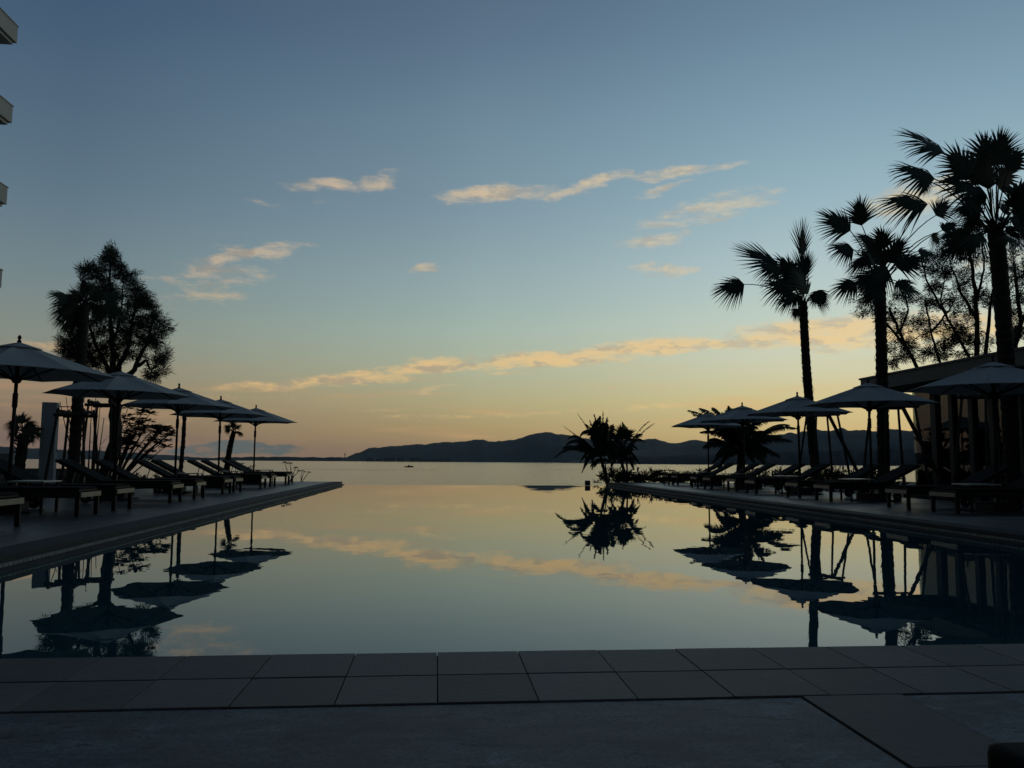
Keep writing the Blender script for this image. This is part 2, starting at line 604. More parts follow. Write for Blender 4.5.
# garden ground running down to the shore
def heightgrid(name, m, x0, x1, y0, y1, nx, ny, fz):
    vs, fs = [], []
    for j in range(ny + 1):
        for i in range(nx + 1):
            x = x0 + (x1 - x0) * i / nx; y = y0 + (y1 - y0) * j / ny
            vs.append((x, y, fz(x, y)))
    for j in range(ny):
        for i in range(nx):
            a = j * (nx + 1) + i
            fs.append((a, a + 1, a + nx + 2, a + nx + 1))
    b = MB(); b.add(vs, fs)
    return b.build(name, m, smooth_=True)


def shore(x, y):
    e = 33.5 + 1.0 * mnoise.noise(Vector((x * 0.15, 0, 0)))
    if x > 9: e += min(9, (x - 9) * 0.7)
    inner = 28.9 if UL - 1 < x < UR + 1.5 else e
    z = -0.12
    if y > inner:
        z -= min(4.6, (y - inner) * (1.6 if inner < 29 else 0.7))
    if UL - .6 < x < UR + .6 and y > -1: z = min(z, -2.2)
    return z + 0.03 * mnoise.noise(Vector((x * 0.7, y * 0.7, 1)))


tag(heightgrid('garden_ground', 'soil', -70, 70, -30, 60, 140, 120, shore), kind='structure')

# pool: basin, weir and water
b = MB()
b.box((UL - .25, V0 - .25, -1.5), (UR + .25, V1 + .02, -1.35))
b.box((UL - .25, V0, -1.35), (UL - .02, V1, -0.06))
b.box((UR + .02, V0, -1.35), (UR + .25, V1, -0.06))
b.box((UL - .25, V0 - .25, -1.35), (UR + .25, V0 - .005, -0.05))
tag(b.build('pool_basin', 'basin'), kind='structure')
b = MB()
b.box((UL - .01, V1 - .16, -4.0), (UR + .01, V1 + .06, WZ - 0.012))
tag(b.build('pool_weir', 'basin'), kind='structure')
b = MB()
nx, ny = 1, 1
b.add([(UL - .02, V0 - .005, WZ), (UR + .02, V0 - .005, WZ), (UR + .02, V1 + .04, WZ), (UL - .02, V1 + .04, WZ)], [(0, 1, 2, 3)])
tag(b.build('pool_water', 'pool_water'), kind='structure')


# side decks: slabs with narrow joints over a dark bed, a coping row, and an overflow gutter at the water
def slab_field(b, x0, x1, y0, y1, sx, sy, zt, th, gap=0.006, stagger=False):
    ny_ = max(1, round((y1 - y0) / sy)); nx_ = max(1, round((x1 - x0) / sx))
    dx = (x1 - x0) / nx_; dy = (y1 - y0) / ny_
    for j in range(ny_):
        for i in range(nx_):
            b.box((x0 + i * dx + gap / 2, y0 + j * dy + gap / 2, zt - th), (x0 + (i + 1) * dx - gap / 2, y0 + (j + 1) * dy - gap / 2, zt + random.uniform(-.0008, .0008)))


random.seed(5)
for side in (-1, 1):
    E0 = UL if side < 0 else UR
    ce_, cw = 0.12, 0.40       # gutter width, coping width
    a0, a1 = E0 + side * ce_, E0 + side * (ce_ + cw)
    far = a1 + side * (4.2 if side < 0 else 4.2)
    yend = V1 + 0.5 if side < 0 else V1 + 0.9
    b = MB(); slab_field(b, min(a0, a1), max(a0, a1), -3.0, yend, cw, 0.8, DECK, 0.05)
    tag(b.build('pool_coping', 'coping', bevel=0), kind='structure')
    b = MB(); slab_field(b, min(a1, far), max(a1, far), -5.0, yend, 0.6, 0.6, DECK - 0.002, 0.05)
    tag(b.build('deck', 'deck'), kind='structure')
    b = MB()
    lo, hi = sorted((E0 + side * 0.15, far + side * 0.04))
    b.box((lo, -12, -0.6), (hi, yend - 0.03, DECK - 0.012))
    tag(b.build('deck_bed', 'grout'), kind='structure')
    # gutter strip with cross ticks
    b = MB()
    lo, hi = sorted((E0, E0 + side * 0.07))
    b.box((lo, V0, -0.3), (hi, V1 + .05, 0.0))
    lo, hi = sorted((E0 + side * 0.07, E0 + side * 0.17))
    b.box((lo, V0, -0.3), (hi, V1 + .05, 0.008))
    tag(b.build('pool_lip', 'coping'), kind='structure')
    b = MB()
    lo, hi = sorted((E0 + side * 0.074, E0 + side * 0.142))
    y = V0
    while y < V1:
        b.box((lo, y + .006, 0.01), (hi, y + .076, 0.034)); y += 0.085
    tag(b.build('overflow_gutter', 'gutter'), kind='structure')

# near paving
b = MB()
b.box((-9, -14, -0.4), (14, V0 - 0.004, 0.006))
tag(b.build('paving_bed', 'grout'), kind='structure')
b = MB()
T = 0.381
x0 = -T * 26
slab_field(b, -10.0, 0.0 - 0.0, 0, 0.43, T, 0.43, 0.022, 0.02, gap=0.005)
b2 = b
g = 0.004


def tiles_row(y0, y1, xa, xb):
    n0 = math.floor(xa / T); n1 = math.ceil(xb / T)
    for i in range(n0, n1):
        b.box((i * T + g / 2, y0 + g / 2, 0.002), ((i + 1) * T - g / 2, y1 - g / 2, 0.022 + random.uniform(-.001, .001)))


b = MB()
tiles_row(-0.002, 0.415, -3.8, 7.2)
tiles_row(-0.412, -0.012, -3.8, 7.2)
y = -0.415
while y > -5.5:
    b.box((1.405 + g, y - T * 2 + g, 0.002), (1.815 - g, y - g / 2, 0.022 + random.uniform(-.001, .001)))
    y -= T * 2
tag(b.build('pool_edge_paving', 'tile', bevel=0.003), kind='structure')
for nm, xa, xb in (('stone_paving', -3.8, 1.40), ('stone_paving', 1.82, 7.2)):
    b = MB()
    b.box((xa, -6.0, 0.0), (xb, -0.420, 0.017))
    tag(b.build(nm, 'slate', bevel=0.004), kind='structure')


# far land
def ridge(name, m, prof, dist, depth, base=-5.0, rough=1.0, seed=0, step=3.0):
    pts = []
    x = prof[0][0]
    k = 0
    while x <= prof[-1][0]:
        while k < len(prof) - 2 and x > prof[k + 1][0]:
            k += 1
        (xa, ya), (xb, yb) = prof[k], prof[k + 1]
        t = (x - xa) / (xb - xa)
        t2 = t * t * (3 - 2 * t) * 0.5 + t * 0.5
        y = ya + (yb - ya) * t2
        y -= rough * (mnoise.fractal(Vector((x * 0.11 + seed, 0, 0)), 1.0, 2.0, 4) * 0.9)
        pts.append((x, y)); x += step
    rows = 9
    vs, fs = [], []
    for x, y in pts:
        crest = D(x, y, dist)
        hgt = crest.z - base
        dirv = Vector((crest.x - CAM.x, crest.y - CAM.y, 0)).normalized()
        for r_ in range(rows):
            t = r_ / (rows - 1)
            if t <= 0.7:
                q = t / 0.7
                off = -depth * (1 - q)
                h = hgt * (q ** 0.8) * (1 + (0.10 * mnoise.fractal(Vector((x * .05 + seed, q * 3, 2)), 1, 2, 3) if 0 < q < 1 else 0))
            else:
                q = (t - 0.7) / 0.3
                off = depth * 0.8 * q
                h = hgt * (1 - q)
            vs.append((crest.x + dirv.x * off, crest.y + dirv.y * off, base + max(0, h)))
    n = len(pts)
    for i in range(n - 1):
        for r_ in range(rows - 1):
            a = i * rows + r_
            fs.append((a, a + rows, a + rows + 1, a + 1))
    b = MB(); b.add(vs, fs)
    return tag(b.build(name, m, smooth_=True), kind='structure')


ridge('distant_hills', 'hill_far', [(-400, 440), (-150, 443), (0, 446), (30, 447), (60, 449), (100, 450), (130, 452), (160, 454), (190, 456.5), (215, 458.5), (240, 461.5)], 9000, 1500, rough=.7, seed=1)
ridge('far_shore', 'hill_near', [(150, 459), (190, 457.8), (225, 457), (262, 456.2), (300, 456.6), (330, 456.8), (352, 457.0), (380, 458), (430, 460)], 5200, 250, rough=.9, seed=7, step=1.5)
ridge('mountain', 'hill', [(325, 462), (345, 457.5), (358, 452), (372, 446.5), (400, 443.8), (450, 441.2), (474, 439.6), (483, 438.3), (489, 440.4), (515, 436.5), (532, 431.5), (545, 430), (558, 431.0), (568, 433.2), (580, 437),
          (600, 438.6), (628, 438.3), (650, 438.6), (672, 440.6), (700, 439.0), (740, 438), (800, 437), (900, 440)], 6000, 1600, rough=.8, seed=3, step=2.0)
ridge('headland', 'hill', [(560, 463), (610, 455), (650, 448), (700, 443), (740, 437), (790, 430), (832, 428.5), (846, 426.5), (868, 428.5), (895, 425.8), (940, 428), (1100, 424), (1500, 420)], 3800, 900, rough=.9, seed=12, step=2.0)
ridge('shore_woods', 'hill_near', [(585, 463.2), (600, 460.5), (618, 458), (636, 455.5), (660, 455), (700, 453), (740, 450), (800, 449), (860, 447), (930, 445), (1100, 440), (1500, 436)], 2300, 160, rough=1.6, seed=22, step=1.5)

# evening air between the camera and the far hills
def haze_box():
    m = bpy.data.materials.new('haze'); m.use_nodes = True
    nd, lk = m.node_tree.nodes, m.node_tree.links
    nd.clear()
    o = nd.new('ShaderNodeOutputMaterial'); v = nd.new('ShaderNodeVolumePrincipled')
    v.inputs['Color'].default_value = (0.80, 0.86, 0.95, 1)
    v.inputs['Density'].default_value = 1.0e-5
    v.inputs['Anisotropy'].default_value = 0.2
    lk.new(v.outputs[0], o.inputs['Volume'])
    MATS['haze'] = m
    return tag(MB().box((-12500, -900, -12), (12500, 13500, 700)).build('haze', 'haze'), kind='stuff')


haze_box()

# sliver of low town houses under the mountain and one tall mast
random.seed(3)
tn = [(372 + i * 7.5 + random.uniform(-3, 3), 459.5 - random.uniform(0, 2.5)) for i in range(11)]
for i, (px, py) in enumerate(tn):
    p = D(px, py, 4150)
    w, h = random.uniform(18, 42), random.uniform(9, 20)
    b = MB(); b.box((-w / 2, -8, 0), (w / 2, 8, h))
    b.box((-w / 2 - 1, -9, h), (w / 2 + 1, 9, h + 1.5))
    o = b.build('shore_house', 'town'); o.location = (p.x, p.y, -4)
    tag(o, 'tiny pale house at the foot of the long mountain across the water', 'house', 'tiny houses at the foot of the mountain')
p = D(345, 452, 5100)
o = MB().tube([(0, 0, 0), (0, 0, 52)], [3, 1.6], 6).box((-4, -4, 40), (4, 4, 44)).build('mast', 'boat'); o.location = (p.x, p.y, -4)
tag(o, 'thin dark mast on the low far shore left of the mountain', 'mast')


# ------------------------------------------------------------------ parasols
def make_parasol():
    t = thing('parasol', (0, 0, 0), 'x', 'parasol', 'white parasols beside the pool')
    RR, zr, zt = 1.43, 2.15, 2.63
    n = 8
    # canopy with sagging gores, closed thin shell
    rings = 7
    b = MB()
    for layer in (0, 1):
        off = -0.006 * layer
        for i in range(rings + 1):
            q = 0.10 + 0.90 * i / rings
            for k in range(n * 4):
                a = 2 * PI * k / (n * 4)
                fr = (k % 4) / 4.0
                flat = math.cos(PI / n) / math.cos((fr - 0.5) * 2 * PI / n)
                sag = math.sin(PI * fr)
                rr = RR * q * (flat if True else 1)
                rr *= 1 - 0.025 * sag * q
                z = zt - (zt - zr) * (q ** 1.04) - 0.03 * sag * math.sin(PI * min(1, q)) + 0.012 * sag * q
                b.v.append((rr * math.cos(a), rr * math.sin(a), z + off))
        o = layer * (rings + 1) * n * 4
        for i in range(rings):
            for k in range(n * 4):
                k2 = (k + 1) % (n * 4)
                f = (o + i * n * 4 + k, o + (i + 1) * n * 4 + k, o + (i + 1) * n * 4 + k2, o + i * n * 4 + k2)
                b.f.append(f if layer == 0 else f[::-1])
    m4 = n * 4; o2 = (rings + 1) * m4
    for k in range(m4):
        k2 = (k + 1) % m4
        b.f.append((rings * m4 + k, o2 + rings * m4 + k, o2 + rings * m4 + k2, rings * m4 + k2))
        b.f.append((k, k2, o2 + k2, o2 + k))
    cn = b.build('canopy', 'fabric', t)
    # vent cap
    b = MB()
    vs = [(0, 0, zt + 0.016)]
    for i, (rr, z) in enumerate(((0.10, zt - 0.012), (0.34, zt - 0.088))):
        for k in range(16):
            a = 2 * PI * k / 16
            f = 1.0 if k % 2 == 0 else 0.93
            vs.append((rr * f * math.cos(a), rr * f * math.sin(a), z))
    fs = [(0, 1 + k, 1 + (k + 1) % 16) for k in range(16)] + [(1 + k, 17 + k, 17 + (k + 1) % 16, 1 + (k + 1) % 16) for k in range(16)]
    b.add(vs, fs)
    vc = b.build('vent_cap', 'fabric', cn)
    MB().lathe([(0.03, 0), (0.035, .02), (0.016, .045), (0.03, .07), (0.026, .095), (0.008, .12)], (0, 0, zt + 0.008), 10).build('finial', 'dark_wood', t, smooth_=True)
    MB().lathe([(0.028, 0.05), (0.028, zt - 0.02)], n=12).build('pole', 'dark_wood', t, smooth_=True)
    MB().lathe([(0.05, 0), (0.07, .03), (0.07, .09), (0.045, .12)], (0, 0, 2.0), 12).build('hub', 'dark_wood', t)
    MB().lathe([(0.04, 0), (0.04, .22)], (0, 0, 1.62), 12).build('collar', 'dark_wood', t)
    for k in range(n):
        a = 2 * PI * k / n
        c, s_ = math.cos(a), math.sin(a)
        rb = MB().tube([(c * .04, s_ * .04, zt - .05), (c * RR * .97, s_ * RR * .97, zr - .005 + .01)], [.014, .011], 6).build('rib', 'dark_wood', t)
        MB().tube([(c * .06, s_ * .06, 2.05), (c * RR * .52, s_ * RR * .52, zt - (zt - zr) * .52 - .03)], [.013, .011], 6).build('strut', 'dark_wood', rb)
    MB().box((-.42, -.42, 0), (.42, .42, .03)).build('dark_plate', 'stone_base', t, bevel=.006)  # thin dark square lying under the base block
    bs = MB().box((-.24, -.24, 0.032), (.24, .24, .17)).build('base', 'stone_base', t, bevel=.012)
    MB().lathe([(0.045, .165), (0.045, .34)], n=12).build('base_sleeve', 'metal', bs)
    return t


proto = make_parasol()
left_par = [(-6.58, 9.9), (-6.58, 14.15), (-6.55, 18.0), (-6.5, 22.0), (-6.35, 26.1)]
right_par = [(9.78, 10.2), (9.68, 14.2), (9.74, 18.0), (9.72, 22.0), (9.95, 26.2)]
LP = ['nearest white parasol on the left deck, cut by the left edge of the photo', 'second nearest white parasol on the left deck, over the thick casuarina trunk',
      'middle parasol of the five on the left deck', 'fourth parasol from the near end of the left deck', 'farthest white parasol on the left deck, beside the open sea view']
RP = ['nearest white parasol on the right deck, in front of the glass pavilion', 'second nearest white parasol on the right deck, before the roof corner of the pavilion',
      'middle parasol of the five on the right deck, in front of the leaning palm', 'fourth parasol along the right deck, over the dark feathery palm', 'farthest and smallest parasol on the right deck']
used = False
random.seed(11)
for (x, y), l in list(zip(left_par, LP)) + list(zip(right_par, RP)):
    o = place(proto, used, (x, y, DECK), random.uniform(-.12, .12) + R(11), l)
    o.rotation_euler = (random.uniform(-.012, .012), random.uniform(-.012, .012), o.rotation_euler[2])
    used = True


# ------------------------------------------------------------------ sun loungers (foot end at x=0, head towards +x)
def make_lounger():
    t = thing('sun_lounger', (0, 0, 0), 'x', 'sun lounger', 'wooden sun loungers along the pool')
    W = 0.34
    H_ = 0.36
    b = MB()
    for s_ in (-1, 1):
        b.box((0.0, s_ * W - .02, H_ - .09), (1.98, s_ * W + .02, H_))
    b.box((1.94, -W + .02, H_ - .085), (1.98, W - .02, H_ - .005))
    b.box((1.28, -W + .02, H_ - .085), (1.33, W - .02, H_ - .01))
    b.build('frame', 'dark_wood', t, bevel=.005)
    MB().box((-0.022, -W - .02, H_ - .082), (-0.001, W + .02, H_ - .012)).build('end_rail', 'lit_wood', t)
    for s_ in (-1, 1):
        MB().box((0.005, s_ * W - .028, 0), (.065, s_ * W + .022, H_ - .092)).build('leg', 'dark_wood', t, bevel=.004)
    for s_ in (-1, 1):
        MB().box((1.55, s_ * W * .8 - .02, .08), (1.60, s_ * W * .8 + .02, H_ - .092)).build('leg', 'dark_wood', t, bevel=.004)
    for s_ in (-1, 1):
        w = MB()
        mtx = Matrix.Translation((1.575, s_ * (W * .8 + .05), .10)) @ Matrix.Rotation(PI / 2, 4, 'X')
        prof = [(.03, -.022), (.09, -.022), (.10, -.012), (.10, .012), (.09, .022), (.03, .022)]
        tmp = MB().lathe(prof, n=20)
        w.add([mtx @ Vector(v) for v in tmp.v], tmp.f)
        wh = w.build('wheel', 'rubber', t)
        MB().tube([(1.575, s_ * (W * .8 - .02), .10), (1.575, s_ * (W * .8 + .085), .10)], .018, 8).build('axle', 'metal', wh)
    b = MB()
    for i in range(16):
        x = .03 + i * .083
        b.box((x, -W + .01, H_ + .002), (x + .066, W - .01, H_ + .022))
    b.build('seat_slats', 'dark_wood', t)
    MB().box((.03, -W + .03, H_ + .024), (1.34, W - .03, H_ + .06)).build('seat_pad', 'sling', t, bevel=.012)
    ang = R(27)
    mt = Matrix.Translation((1.36, 0, H_ + .005)) @ Matrix.Rotation(-ang, 4, 'Y')
    MB().box((0, -W + .01, 0), (.90, W - .01, .03), mt).build('backrest', 'dark_wood', t, bevel=.005)
    MB().box((.01, -W + .03, .032), (.88, W - .03, .066), mt).build('back_pad', 'sling', t, bevel=.012)
    MB().tube([mt @ Vector((.5, -W * .7, 0)), (1.84, -W * .7, H_ - .06)], .012, 6).tube([mt @ Vector((.5, W * .7, 0)), (1.88, W * .7, H_ - .06)], .012, 6).build('prop', 'metal', t)
    return t


lproto = make_lounger()
LL = [(6.85, 'nearest lounger on the left deck, mostly outside the left edge'), (9.23, 'second nearest lounger on the left deck, near side of the nearest parasol'),
      (10.62, 'third nearest lounger on the left deck, far side of the nearest parasol'), (13.2, 'left deck lounger on the near side of the second parasol'),
      (14.88, 'left deck lounger on the far side of the second parasol'), (17.5, 'left deck lounger on the near side of the middle parasol'),
      (18.62, 'left deck lounger on the far side of the middle parasol'), (21.55, 'left deck lounger on the near side of the fourth parasol'),
      (22.95, 'left deck lounger on the far side of the fourth parasol'), (25.45, 'left deck lounger just before the farthest parasol'), (26.75, 'farthest lounger on the left deck, beyond the last parasol')]
RL = [(9.95, 'nearest lounger on the right deck, in front of the nearest right parasol'), (11.4, 'second nearest lounger on the right deck, below the near parasol canopy'),
      (14.25, 'right deck lounger on the near side of the second parasol'), (15.97, 'right deck lounger on the far side of the second parasol'),
      (18.5, 'right deck lounger at the pole of the middle parasol'), (20.2, 'right deck lounger between the middle parasol and the fourth'),
      (22.15, 'right deck lounger beside the fourth parasol pole'), (23.5, 'right deck lounger beyond the fourth parasol'),
      (26.0, 'last but one lounger on the right deck'), (27.1, 'farthest lounger on the right deck')]
used = False
for y, l in LL:
    place(lproto, used, (-5.1 + random.uniform(-.06, .06), y, DECK), PI + R(random.uniform(-1.5, 1.5)), l); used = True
for y, l in RL:
    place(lproto, used, (8.58 + random.uniform(-.05, .05), y, DECK), R(random.uniform(-1.5, 1.5)), l)


# side tables
def make_table():
    t = thing('side_table', (0, 0, 0), 'x', 'side table', 'low side tables beside the parasol poles')
    MB().box((-.28, -.28, .465), (.28, .28, .49)).build('table_top', 'table_top', t, bevel=.006)
    for sx in (-1, 1):
        for sy in (-1, 1):
            MB().box((sx * .235 - .018, sy * .235 - .018, 0), (sx * .235 + .018, sy * .235 + .018, .464)).build('leg', 'dark_wood', t)
    return t


tp = make_table()
used = False
for i, (x, y) in enumerate(left_par):
    if i in (1,): continue
    place(tp, used, (x + .36, y + .05, DECK), R(random.uniform(-4, 4)), ['low pale side table beside the nearest left parasol pole', '', 'low pale side table beside the middle left parasol pole',
          'low pale side table beside the fourth left parasol pole', 'low pale side table beside the farthest left parasol pole'][i]); used = True
for i, (x, y) in enumerate(right_par):
    place(tp, True, (x - .36, y + .02, DECK), R(random.uniform(-4, 4)), ['low pale side table beside the nearest right parasol pole', 'low pale side table beside the second right parasol pole',
          'low pale side table beside the middle right parasol pole', 'low pale side table beside the fourth right parasol pole', 'low pale side table beside the farthest right parasol pole'][i])


# ------------------------------------------------------------------ trees
def perp(d):
    a = d.cross(Vector((0, 0, 1)))
    if a.length < 0.1:
        a = d.cross(Vector((1, 0, 0)))
    return a.normalized()


def bez(p0, p1, p2, n=8):
    return [p0 * (1 - t) ** 2 + p1 * 2 * t * (1 - t) + p2 * t * t for t in [i / n for i in range(n + 1)]]


def fan(b, hub, tip, n=26, span=R(78), face=None, droop=.30, rnd=random):
    """a palmate leaf: segments joined near the hub, free and drooping at the tips"""
    d = (tip - hub); RR = d.length; d = d.normalized()
    if face is None:
        face = Vector((rnd.uniform(-.6, .6), -1, rnd.uniform(.1, .9)))
    nrm = (face - d * face.dot(d)).normalized()
    side = d.cross(nrm)
    for i in range(n):
        ph = -span + 2 * span * (i + rnd.uniform(-.25, .25)) / (n - 1)
        e = abs(ph) / span
        cost = .34 * (1 - e)                       # the leaf stalk runs on into the blade
        L = RR * (1 - cost) * (1 - .30 * e * e) * rnd.uniform(.86, 1.06)
        pa = ph * .82
        sd = (d * math.cos(pa) + side * math.sin(pa)).normalized()
        fold = nrm * (.10 if i % 2 else -.02) - nrm * .25 * e
        wdir = (side * math.cos(pa) - d * math.sin(pa)).normalized()
        w1 = RR * .50 * span / n * 1.12
        dr = droop * rnd.uniform(.6, 1.5)
        h2 = hub + d * RR * cost
        pts = []
        for q in (0.0, .38, .72, 1.0):
            pts.append(h2 + sd * L * q + fold * L * q * .4 + Vector((0, 0, -1)) * L * dr * max(0, q - .25) ** 1.6)
        ws_ = (.02, w1, w1 * .5, .0)
        o = len(b.v)
        for p, w in zip(pts[:3], ws_[:3]):
            b.v.append(tuple(p - wdir * w)); b.v.append(tuple(p + wdir * w))
        b.v.append(tuple(pts[3]))
        b.f += [(o, o + 1, o + 3, o + 2), (o + 2, o + 3, o + 5, o + 4), (o + 4, o + 5, o + 6)]


def ringed_trunk(pts, r0, r1, n=14, rings=None, seed=1):
    """a palm trunk: leaf-base scars as small steps all the way up"""
    rnd = random.Random(seed)
    b = MB()
    pts = [Vector(p) for p in pts]
    L = sum((pts[i + 1] - pts[i]).length for i in range(len(pts) - 1))
    m = max(8, int(L / .09))
    P, Rd = [], []
    for i in range(m + 1):
        t = i / m * (len(pts) - 1)
        k = min(int(t), len(pts) - 2)
        p = pts[k].lerp(pts[k + 1], t - k)
        P.append(p); Rd.append((r0 + (r1 - r0) * i / m) * (1 + .09 * ((i % 2) - .5) + rnd.uniform(-.04, .04)))
    b.tube(P, Rd, n)
    # ragged old leaf bases
    for i in range(int(L * 38)):
        t = rnd.random() ** .7
        k = t * m; p = P[min(m, int(k))]; r_ = Rd[min(m, int(k))]
        a = rnd.uniform(0, 2 * PI)
        d = Vector((math.cos(a), math.sin(a), 0))
        q = p + d * r_ * .9
        w = rnd.uniform(.018, .045); h = rnd.uniform(.05, .15)
        sd = Vector((-d.y, d.x, 0)) * w
        tip_ = q + d * rnd.uniform(.02, .09) * min(1, r_ / .13) + Vector((0, 0, h * rnd.choice((1, 1, -1))))
        b.add([q - sd, q + sd, tip_, q + d * .012], [(0, 1, 2), (0, 3, 2), (1, 3, 2)])
    return b


def fan_palm(name, label, base, heart_px, dist, leaves, r0, r1, extra=6, seed=0, group=None, bend=0.0, RX=.75, skirt=0):
    rnd = random.Random(seed)
    heart = D(heart_px[0], heart_px[1], dist)
    base = Vector(base)
    t = thing(name, base, label, 'palm tree', group)
    loc = lambda p: Vector(p) - base
    mid_ = base.lerp(heart, .5) + Vector((bend, 0, 0))
    tr = ringed_trunk([loc(p) for p in bez(base, mid_, heart, 8)], r0, r1, seed=seed)
    tr.build('trunk', 'palm_trunk', t, smooth_=False)
    cb = MB(); pb = MB()
    H0 = loc(heart)
    specs = []
    for lf in leaves:
        hx, hy, tx, ty = lf[:4]
        dy = lf[4] if len(lf) > 4 else rnd.uniform(-.8, .8)
        a_ = loc(D(hx, hy, dist + dy)); c_ = loc(D(tx, ty, dist + dy * 1.3))
        specs.append((a_ - (c_ - a_) * .12, c_ + (c_ - a_) * .02, lf[5] if len(lf) > 5 else None))
    for k in range(extra):
        a = rnd.uniform(0, 2 * PI); e = rnd.uniform(-.4, 1.2)
        d = Vector((math.cos(a) * math.cos(e), math.sin(a) * math.cos(e), math.sin(e)))
        L = RX * rnd.uniform(.6, 1)
        hub = H0 + d * L
        specs.append((hub, hub + (d + Vector((0, 0, -.25))).normalized() * RX * rnd.uniform(.85, 1.15), None))
    for hub, tip, spn in specs:
        m_ = (H0 + hub) / 2 + Vector((0, 0, .18 * (hub - H0).length))
        st_ = H0 + Vector((rnd.uniform(-.06, .06), rnd.uniform(-.06, .06), rnd.uniform(-.25, .12)))
        pb.tube(bez(st_, m_, hub, 6), [.022, .020, .018, .016, .014, .013, .012], 5)
        fan(cb, hub, tip, n=rnd.randint(26, 34), span=R(spn or rnd.uniform(64, 90)), droop=rnd.uniform(.2, .6) * (.3 if spn else 1), rnd=rnd)
    for k in range(skirt):
        a = rnd.uniform(0, 2 * PI)
        st_ = H0 + Vector((math.cos(a) * r1, math.sin(a) * r1, -rnd.uniform(.0, .5)))
        pb.tube([st_, st_ + Vector((math.cos(a) * .12, math.sin(a) * .12, rnd.uniform(-.05, .12)))], [.025, .01], 4)
    cr = cb.build('crown', 'fan_leaf', t)
    pb.build('petioles', 'palm_trunk', cr)
    return t


GZ = -0.12
random.seed(2)
p1 = [(802, 252, 803, 213, 0, 42), (803, 275, 801, 240, .3, 38), (804, 275, 810, 248, -.2, 35), (772, 262, 731, 244, .2, 52), (778, 270, 750, 262, -.5), (792, 275, 772, 248, .5), (790, 288, 758, 280, .1), (796, 296, 775, 306, -.4), (740, 285, 710, 291, .4),
      (820, 292, 827, 307, .3), (806, 290, 790, 262, -.6), (797, 285, 786, 252, .2), (818, 293, 811, 306, 0)]
fan_palm('fan_palm', 'leaning palm with a lopsided crown swept left, behind the middle right parasol', (11.38, 20.4, GZ), (803, 303), 25.0, p1, .14, .125, extra=2, seed=4, group='tall fan palms on the right', RX=.6, bend=-.12)
p2 = [(861, 224, 857, 196, -.2), (921, 206, 875, 204, .2), (938, 216, 951, 202, .4), (945, 232, 962, 225, 0), (934, 238, 939, 254, .6), (884, 248, 876, 228, -.4), (921, 255, 941, 265, .2), (846, 231, 817, 214, .1),
      (850, 252, 826, 252, -.3), (877, 280, 848, 290, -.5), (868, 262, 846, 278, .3), (880, 262, 862, 240, .5), (892, 262, 905, 238, -.3), (900, 268, 925, 258, -.6), (872, 245, 852, 238, .2), (884, 272, 868, 296, -.7)]
p2 = [(l[0], l[1] - 3, l[2] - (l[0] - l[2]) * .08, l[3] - 6) + tuple(l[4:]) for l in p2]
fan_palm('fan_palm', 'bushy fan palm behind the second right parasol, standing left of the tallest palm', (11.5, 16.95, GZ), (880, 283), 21.5, p2, .15, .14, extra=9, seed=5, group='tall fan palms on the right', RX=.75)
p3 = [(940, 155, 899, 135, .2), (968, 178, 946, 150, -.3), (931, 183, 892, 174, -.2), (973, 196, 936, 182, .4), (928, 188, 926, 208, .5), (989, 168, 985, 136, .1), (1000, 165, 1006, 134, -.2), (985, 185, 966, 158, .6), (1013, 172, 1028, 150, .3),
      (1020, 200, 1052, 188, 0), (1016, 226, 1046, 242, -.4), (975, 213, 952, 226, .2), (1020, 215, 1045, 212, .5), (985, 200, 962, 200, -.5), (1003, 190, 1020, 168, .4), (978, 224, 962, 246, .6), (1010, 235, 1026, 258, .2), (990, 190, 990, 160, -.5)]
p3 = [(l[0] - 2, l[1] - 6, l[2] - (l[0] - l[2]) * .12 - 2, l[3] - 12) + tuple(l[4:]) for l in p3]
fan_palm('fan_palm', 'tallest fan palm, near the right edge in front of the glass pavilion', (12.5, 13.5, GZ), (996, 232), 18.0, p3, .155, .175, extra=24, seed=6, group='tall fan palms on the right', RX=.75, bend=.1)
pl = [(76, 301, 52, 297, .1), (75, 306, 48, 313, -.1), (79, 308, 56, 326, .2), (74, 303, 46, 303, 0), (73, 309, 50, 322, -.3), (80, 300, 64, 290, .3), (92, 298, 108, 287, .4), (95, 308, 110, 320, .2), (84, 292, 82, 274, -.2), (78, 313, 62, 332, .3)]
fan_palm('fan_palm', 'staked fan palm in front of the left casuarina, leaves swept left', (-8.72, 17.3, GZ), (84, 306), 20.0, pl, .14, .12, extra=9, seed=8, RX=.55)
sp = [(17, 423, 2, 424, 0), (22, 422, 24, 408, .2), (20, 421, 13, 412, -.2), (28, 424, 38, 433, .1), (26, 421, 33, 414, .2), (18, 428, 6, 436, .3), (27, 430, 36, 443, -.2)]
fan_palm('short_palm', 'short fan palm with a shaggy trunk left of the grey shower column', (-11.05, 19.5, GZ), (24, 434), 22.0, sp, .14, .13, extra=9, seed=9, RX=.3, skirt=30)
s2 = [(233, 427, 232, 417, 0), (236, 428, 243, 424, .1), (229, 428, 223, 425, 0), (236, 432, 242, 432, .1)]
fan_palm('stunted_palm', 'thin stunted palm with a tiny tuft between the two farthest left parasols', (-7.55, 27.3, GZ), (234, 431), 30.0, s2, .12, .085, extra=4, seed=10, RX=.2, bend=-.15)
s3 = [(184, 401, 180, 398, 0), (185, 401, 191, 399, .1)]
fan_palm('bare_palm', 'bare thin palm trunk just behind the middle left parasol', (-8.0, 23.2, GZ), (185, 404), 26.0, s3, .065, .055, extra=0, seed=12, RX=.2, bend=.06)


